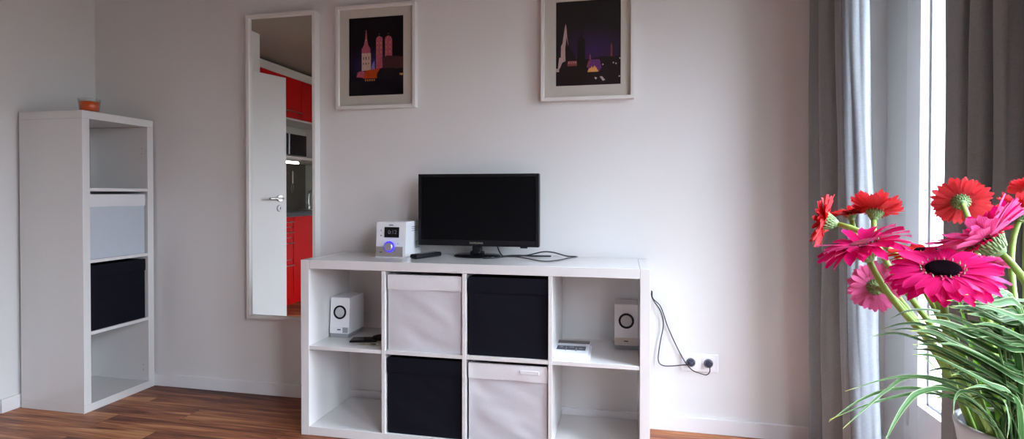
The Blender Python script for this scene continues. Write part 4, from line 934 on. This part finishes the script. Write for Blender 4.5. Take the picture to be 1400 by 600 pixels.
    ([(3.529, -1.691, 0.731), (3.541, -1.669, 0.724), (3.527, -1.652, 0.817), (3.520, -1.634, 0.878), (3.511, -1.616, 0.942)], 0.0082, 'blade2'),
    ([(3.566, -1.698, 0.731), (3.589, -1.671, 0.729), (3.589, -1.663, 0.833), (3.591, -1.655, 0.895), (3.592, -1.647, 0.959)], 0.0077, 'blade2'),
    ([(3.567, -1.700, 0.731), (3.604, -1.658, 0.725), (3.595, -1.641, 0.816), (3.590, -1.624, 0.877), (3.585, -1.607, 0.941)], 0.0068, 'blade2'),
    ([(3.567, -1.700, 0.731), (3.600, -1.662, 0.726), (3.595, -1.649, 0.790), (3.593, -1.635, 0.851), (3.591, -1.621, 0.914)], 0.0089, 'blade2'),
    ([(3.522, -1.693, 0.731), (3.531, -1.676, 0.726), (3.553, -1.655, 0.823), (3.573, -1.636, 0.884), (3.593, -1.616, 0.948)], 0.0066, 'blade2'),
    ([(3.563, -1.696, 0.731), (3.575, -1.680, 0.732), (3.555, -1.683, 0.829), (3.541, -1.684, 0.892), (3.526, -1.686, 0.955)], 0.0073, 'blade2'),
    ([(3.549, -1.718, 0.731), (3.552, -1.718, 0.746), (3.575, -1.715, 0.790), (3.707, -1.689, 0.826), (3.753, -1.680, 0.837), (3.790, -1.675, 0.813)], 0.0091, 'blade'),
    ([(3.543, -1.719, 0.731), (3.574, -1.674, 0.729), (3.627, -1.626, 0.698), (3.653, -1.582, 0.722), (3.739, -1.526, 0.718), (3.817, -1.473, 0.672)], 0.0083, 'blade'),
    ([(3.574, -1.712, 0.731), (3.594, -1.686, 0.736), (3.636, -1.657, 0.723), (3.620, -1.639, 0.751), (3.690, -1.603, 0.754), (3.751, -1.570, 0.718)], 0.0082, 'blade'),
    ([(3.569, -1.713, 0.731), (3.561, -1.732, 0.753), (3.571, -1.745, 0.864), (3.539, -1.769, 0.902), (3.571, -1.780, 0.916), (3.592, -1.793, 0.898)], 0.0077, 'blade'),
    ([(3.557, -1.716, 0.731), (3.579, -1.687, 0.735), (3.622, -1.654, 0.812), (3.700, -1.613, 0.843), (3.775, -1.573, 0.848), (3.841, -1.536, 0.812)], 0.0087, 'blade'),
    ([(3.566, -1.714, 0.731), (3.562, -1.726, 0.751), (3.577, -1.733, 0.868), (3.536, -1.753, 0.905), (3.574, -1.757, 0.918), (3.601, -1.763, 0.897)], 0.0071, 'blade'),
    ([(3.558, -1.716, 0.731), (3.561, -1.718, 0.747), (3.582, -1.716, 0.788), (3.575, -1.721, 0.824), (3.621, -1.714, 0.835), (3.656, -1.710, 0.812)], 0.0074, 'blade'),
    ([(3.564, -1.714, 0.731), (3.566, -1.716, 0.747), (3.588, -1.714, 0.857), (3.711, -1.690, 0.893), (3.757, -1.683, 0.904), (3.792, -1.679, 0.880)], 0.0091, 'blade'),
    ([(3.544, -1.719, 0.731), (3.569, -1.684, 0.733), (3.616, -1.644, 0.838), (3.598, -1.618, 0.869), (3.675, -1.572, 0.873), (3.743, -1.529, 0.837)], 0.0084, 'blade'),
    ([(3.573, -1.713, 0.731), (3.573, -1.718, 0.748), (3.592, -1.718, 0.883), (3.635, -1.714, 0.919), (3.678, -1.711, 0.930), (3.710, -1.710, 0.907)], 0.0084, 'blade'),
    ([(3.551, -1.717, 0.731), (3.559, -1.710, 0.744), (3.587, -1.699, 0.823), (3.576, -1.696, 0.857), (3.629, -1.680, 0.866), (3.674, -1.666, 0.839)], 0.0074, 'blade'),
    ([(3.553, -1.717, 0.731), (3.577, -1.685, 0.734), (3.621, -1.648, 0.868), (3.624, -1.620, 0.900), (3.699, -1.578, 0.905), (3.765, -1.538, 0.871)], 0.0084, 'blade'),
    ([(3.552, -1.717, 0.731), (3.565, -1.703, 0.741), (3.598, -1.683, 0.832), (3.586, -1.674, 0.865), (3.646, -1.651, 0.872), (3.697, -1.629, 0.843)], 0.0088, 'blade'),
    ([(3.555, -1.716, 0.731), (3.549, -1.731, 0.752), (3.562, -1.742, 0.812), (3.677, -1.732, 0.851), (3.709, -1.739, 0.864), (3.731, -1.749, 0.846)], 0.0081, 'blade'),
]
def blade(ctrl, w, m_, seed):
    rnd = random.Random(seed)
    pts = catmull([Vector(p)-gr.location for p in ctrl], 5); n = len(pts)-1; rl_ = rnd.uniform(-.45, .45)
    mb = MB(); V = []
    for k, q_ in enumerate(pts):
        t = k/n; dd_ = (pts[min(k+1, n)]-pts[max(k-1, 0)]).normalized(); side = dd_.cross(Vector((0, 0, 1)))
        side = side.normalized() if side.length > 1e-3 else Vector((1, 0, 0)); nrm = side.cross(dd_).normalized()
        a = rl_+.85; side = side*math.cos(a)+nrm*math.sin(a); nrm = side.cross(dd_).normalized()
        ww = w*min(1, .55+t*1.6)*(1-max(0, (t-.42)/.58)**1.5)+.0003
        V.append([mb.bm.verts.new(q_+side*ww*u+nrm*(-.22*ww*(1-abs(u)*2))) for u in (-.5, -.25, 0, .25, .5)])
    for k in range(n):
        for i in range(4):
            f = mb.bm.faces.new((V[k][i], V[k+1][i], V[k+1][i+1], V[k][i+1])); f.smooth = True
            for l, (a, b) in zip(f.loops, ((i, k), (i, k+1), (i+1, k+1), (i+1, k))): l[mb.uv].uv = (a/4, b/n)
    return mb.build('grass_blade', m_, gr)
for i, (c_, w_, m_) in enumerate(BLADES): blade(c_, w_, M[m_], i)
#G1

# ------------------------------------------------------------------ camera
cam = bpy.data.cameras.new('camera'); co = bpy.data.objects.new('camera', cam); COL.objects.link(co)
yaw, pitch, roll = .2096, -.0113, .0012
cy, sy, cp, sp_ = math.cos(yaw), math.sin(yaw), math.cos(pitch), math.sin(pitch)
fw_ = Vector((-sy*cp, cy*cp, sp_)); rt = Vector((cy, sy, 0)); up = rt.cross(fw_)
r2 = rt*math.cos(roll)+up*math.sin(roll); u2 = up*math.cos(roll)-rt*math.sin(roll)
mt = Matrix((r2, u2, -fw_)).transposed().to_4x4(); mt.translation = Vector((3.0132, -2.5939, 1.081)); co.matrix_world = mt
cam.sensor_fit = 'HORIZONTAL'; cam.sensor_width = 36; cam.lens = 747.3/1400*36; cam.shift_x = 0; cam.shift_y = -26.6/1400
cam.clip_start = .02
sc.camera = co

# ------------------------------------------------------------------ light
wd = bpy.data.worlds.new('world'); sc.world = wd; wd.use_nodes = True; nt = wd.node_tree
bg = nt.nodes['Background']
tc = nt.nodes.new('ShaderNodeTexCoord'); sx_ = nt.nodes.new('ShaderNodeSeparateXYZ'); nt.links.new(tc.outputs['Generated'], sx_.inputs[0])
cr = nt.nodes.new('ShaderNodeValToRGB'); e = cr.color_ramp.elements
e[0].position = .497; e[0].color = (.045, .045, .04, 1); e[1].position = .90; e[1].color = (1.95, 2.25, 2.70, 1)
x = e.new(.53); x.color = (.40, .445, .50, 1)
mr = nt.nodes.new('ShaderNodeMapRange'); mr.inputs[1].default_value = -1; mr.inputs[2].default_value = 1; nt.links.new(sx_.outputs[2], mr.inputs[0])
nt.links.new(mr.outputs[0], cr.inputs[0]); nt.links.new(cr.outputs[0], bg.inputs[0]); bg.inputs[1].default_value = 9.0
for k, (ya, yb) in enumerate(((YO1, -1.22), (-1.225, -2.26), (-2.265, YO2))):
    l = bpy.data.lights.new('window_portal', 'AREA'); l.shape = 'RECTANGLE'; l.size = abs(yb-ya)-.1; l.size_y = 2.1; l.cycles.is_portal = True
    lo = bpy.data.objects.new('window_portal', l); COL.objects.link(lo); lo.location = (XR+.19, (ya+yb)/2, 1.15)
    lo.rotation_euler = (0, PI/2, 0); lo.rotation_euler = Matrix(((0, 0, 1), (1, 0, 0), (0, 1, 0))).to_euler()
vs = sc.view_settings; vs.view_transform = 'Standard'; vs.look = 'None'; vs.gamma = 1; vs.use_curve_mapping = False; vs.exposure = 1.0
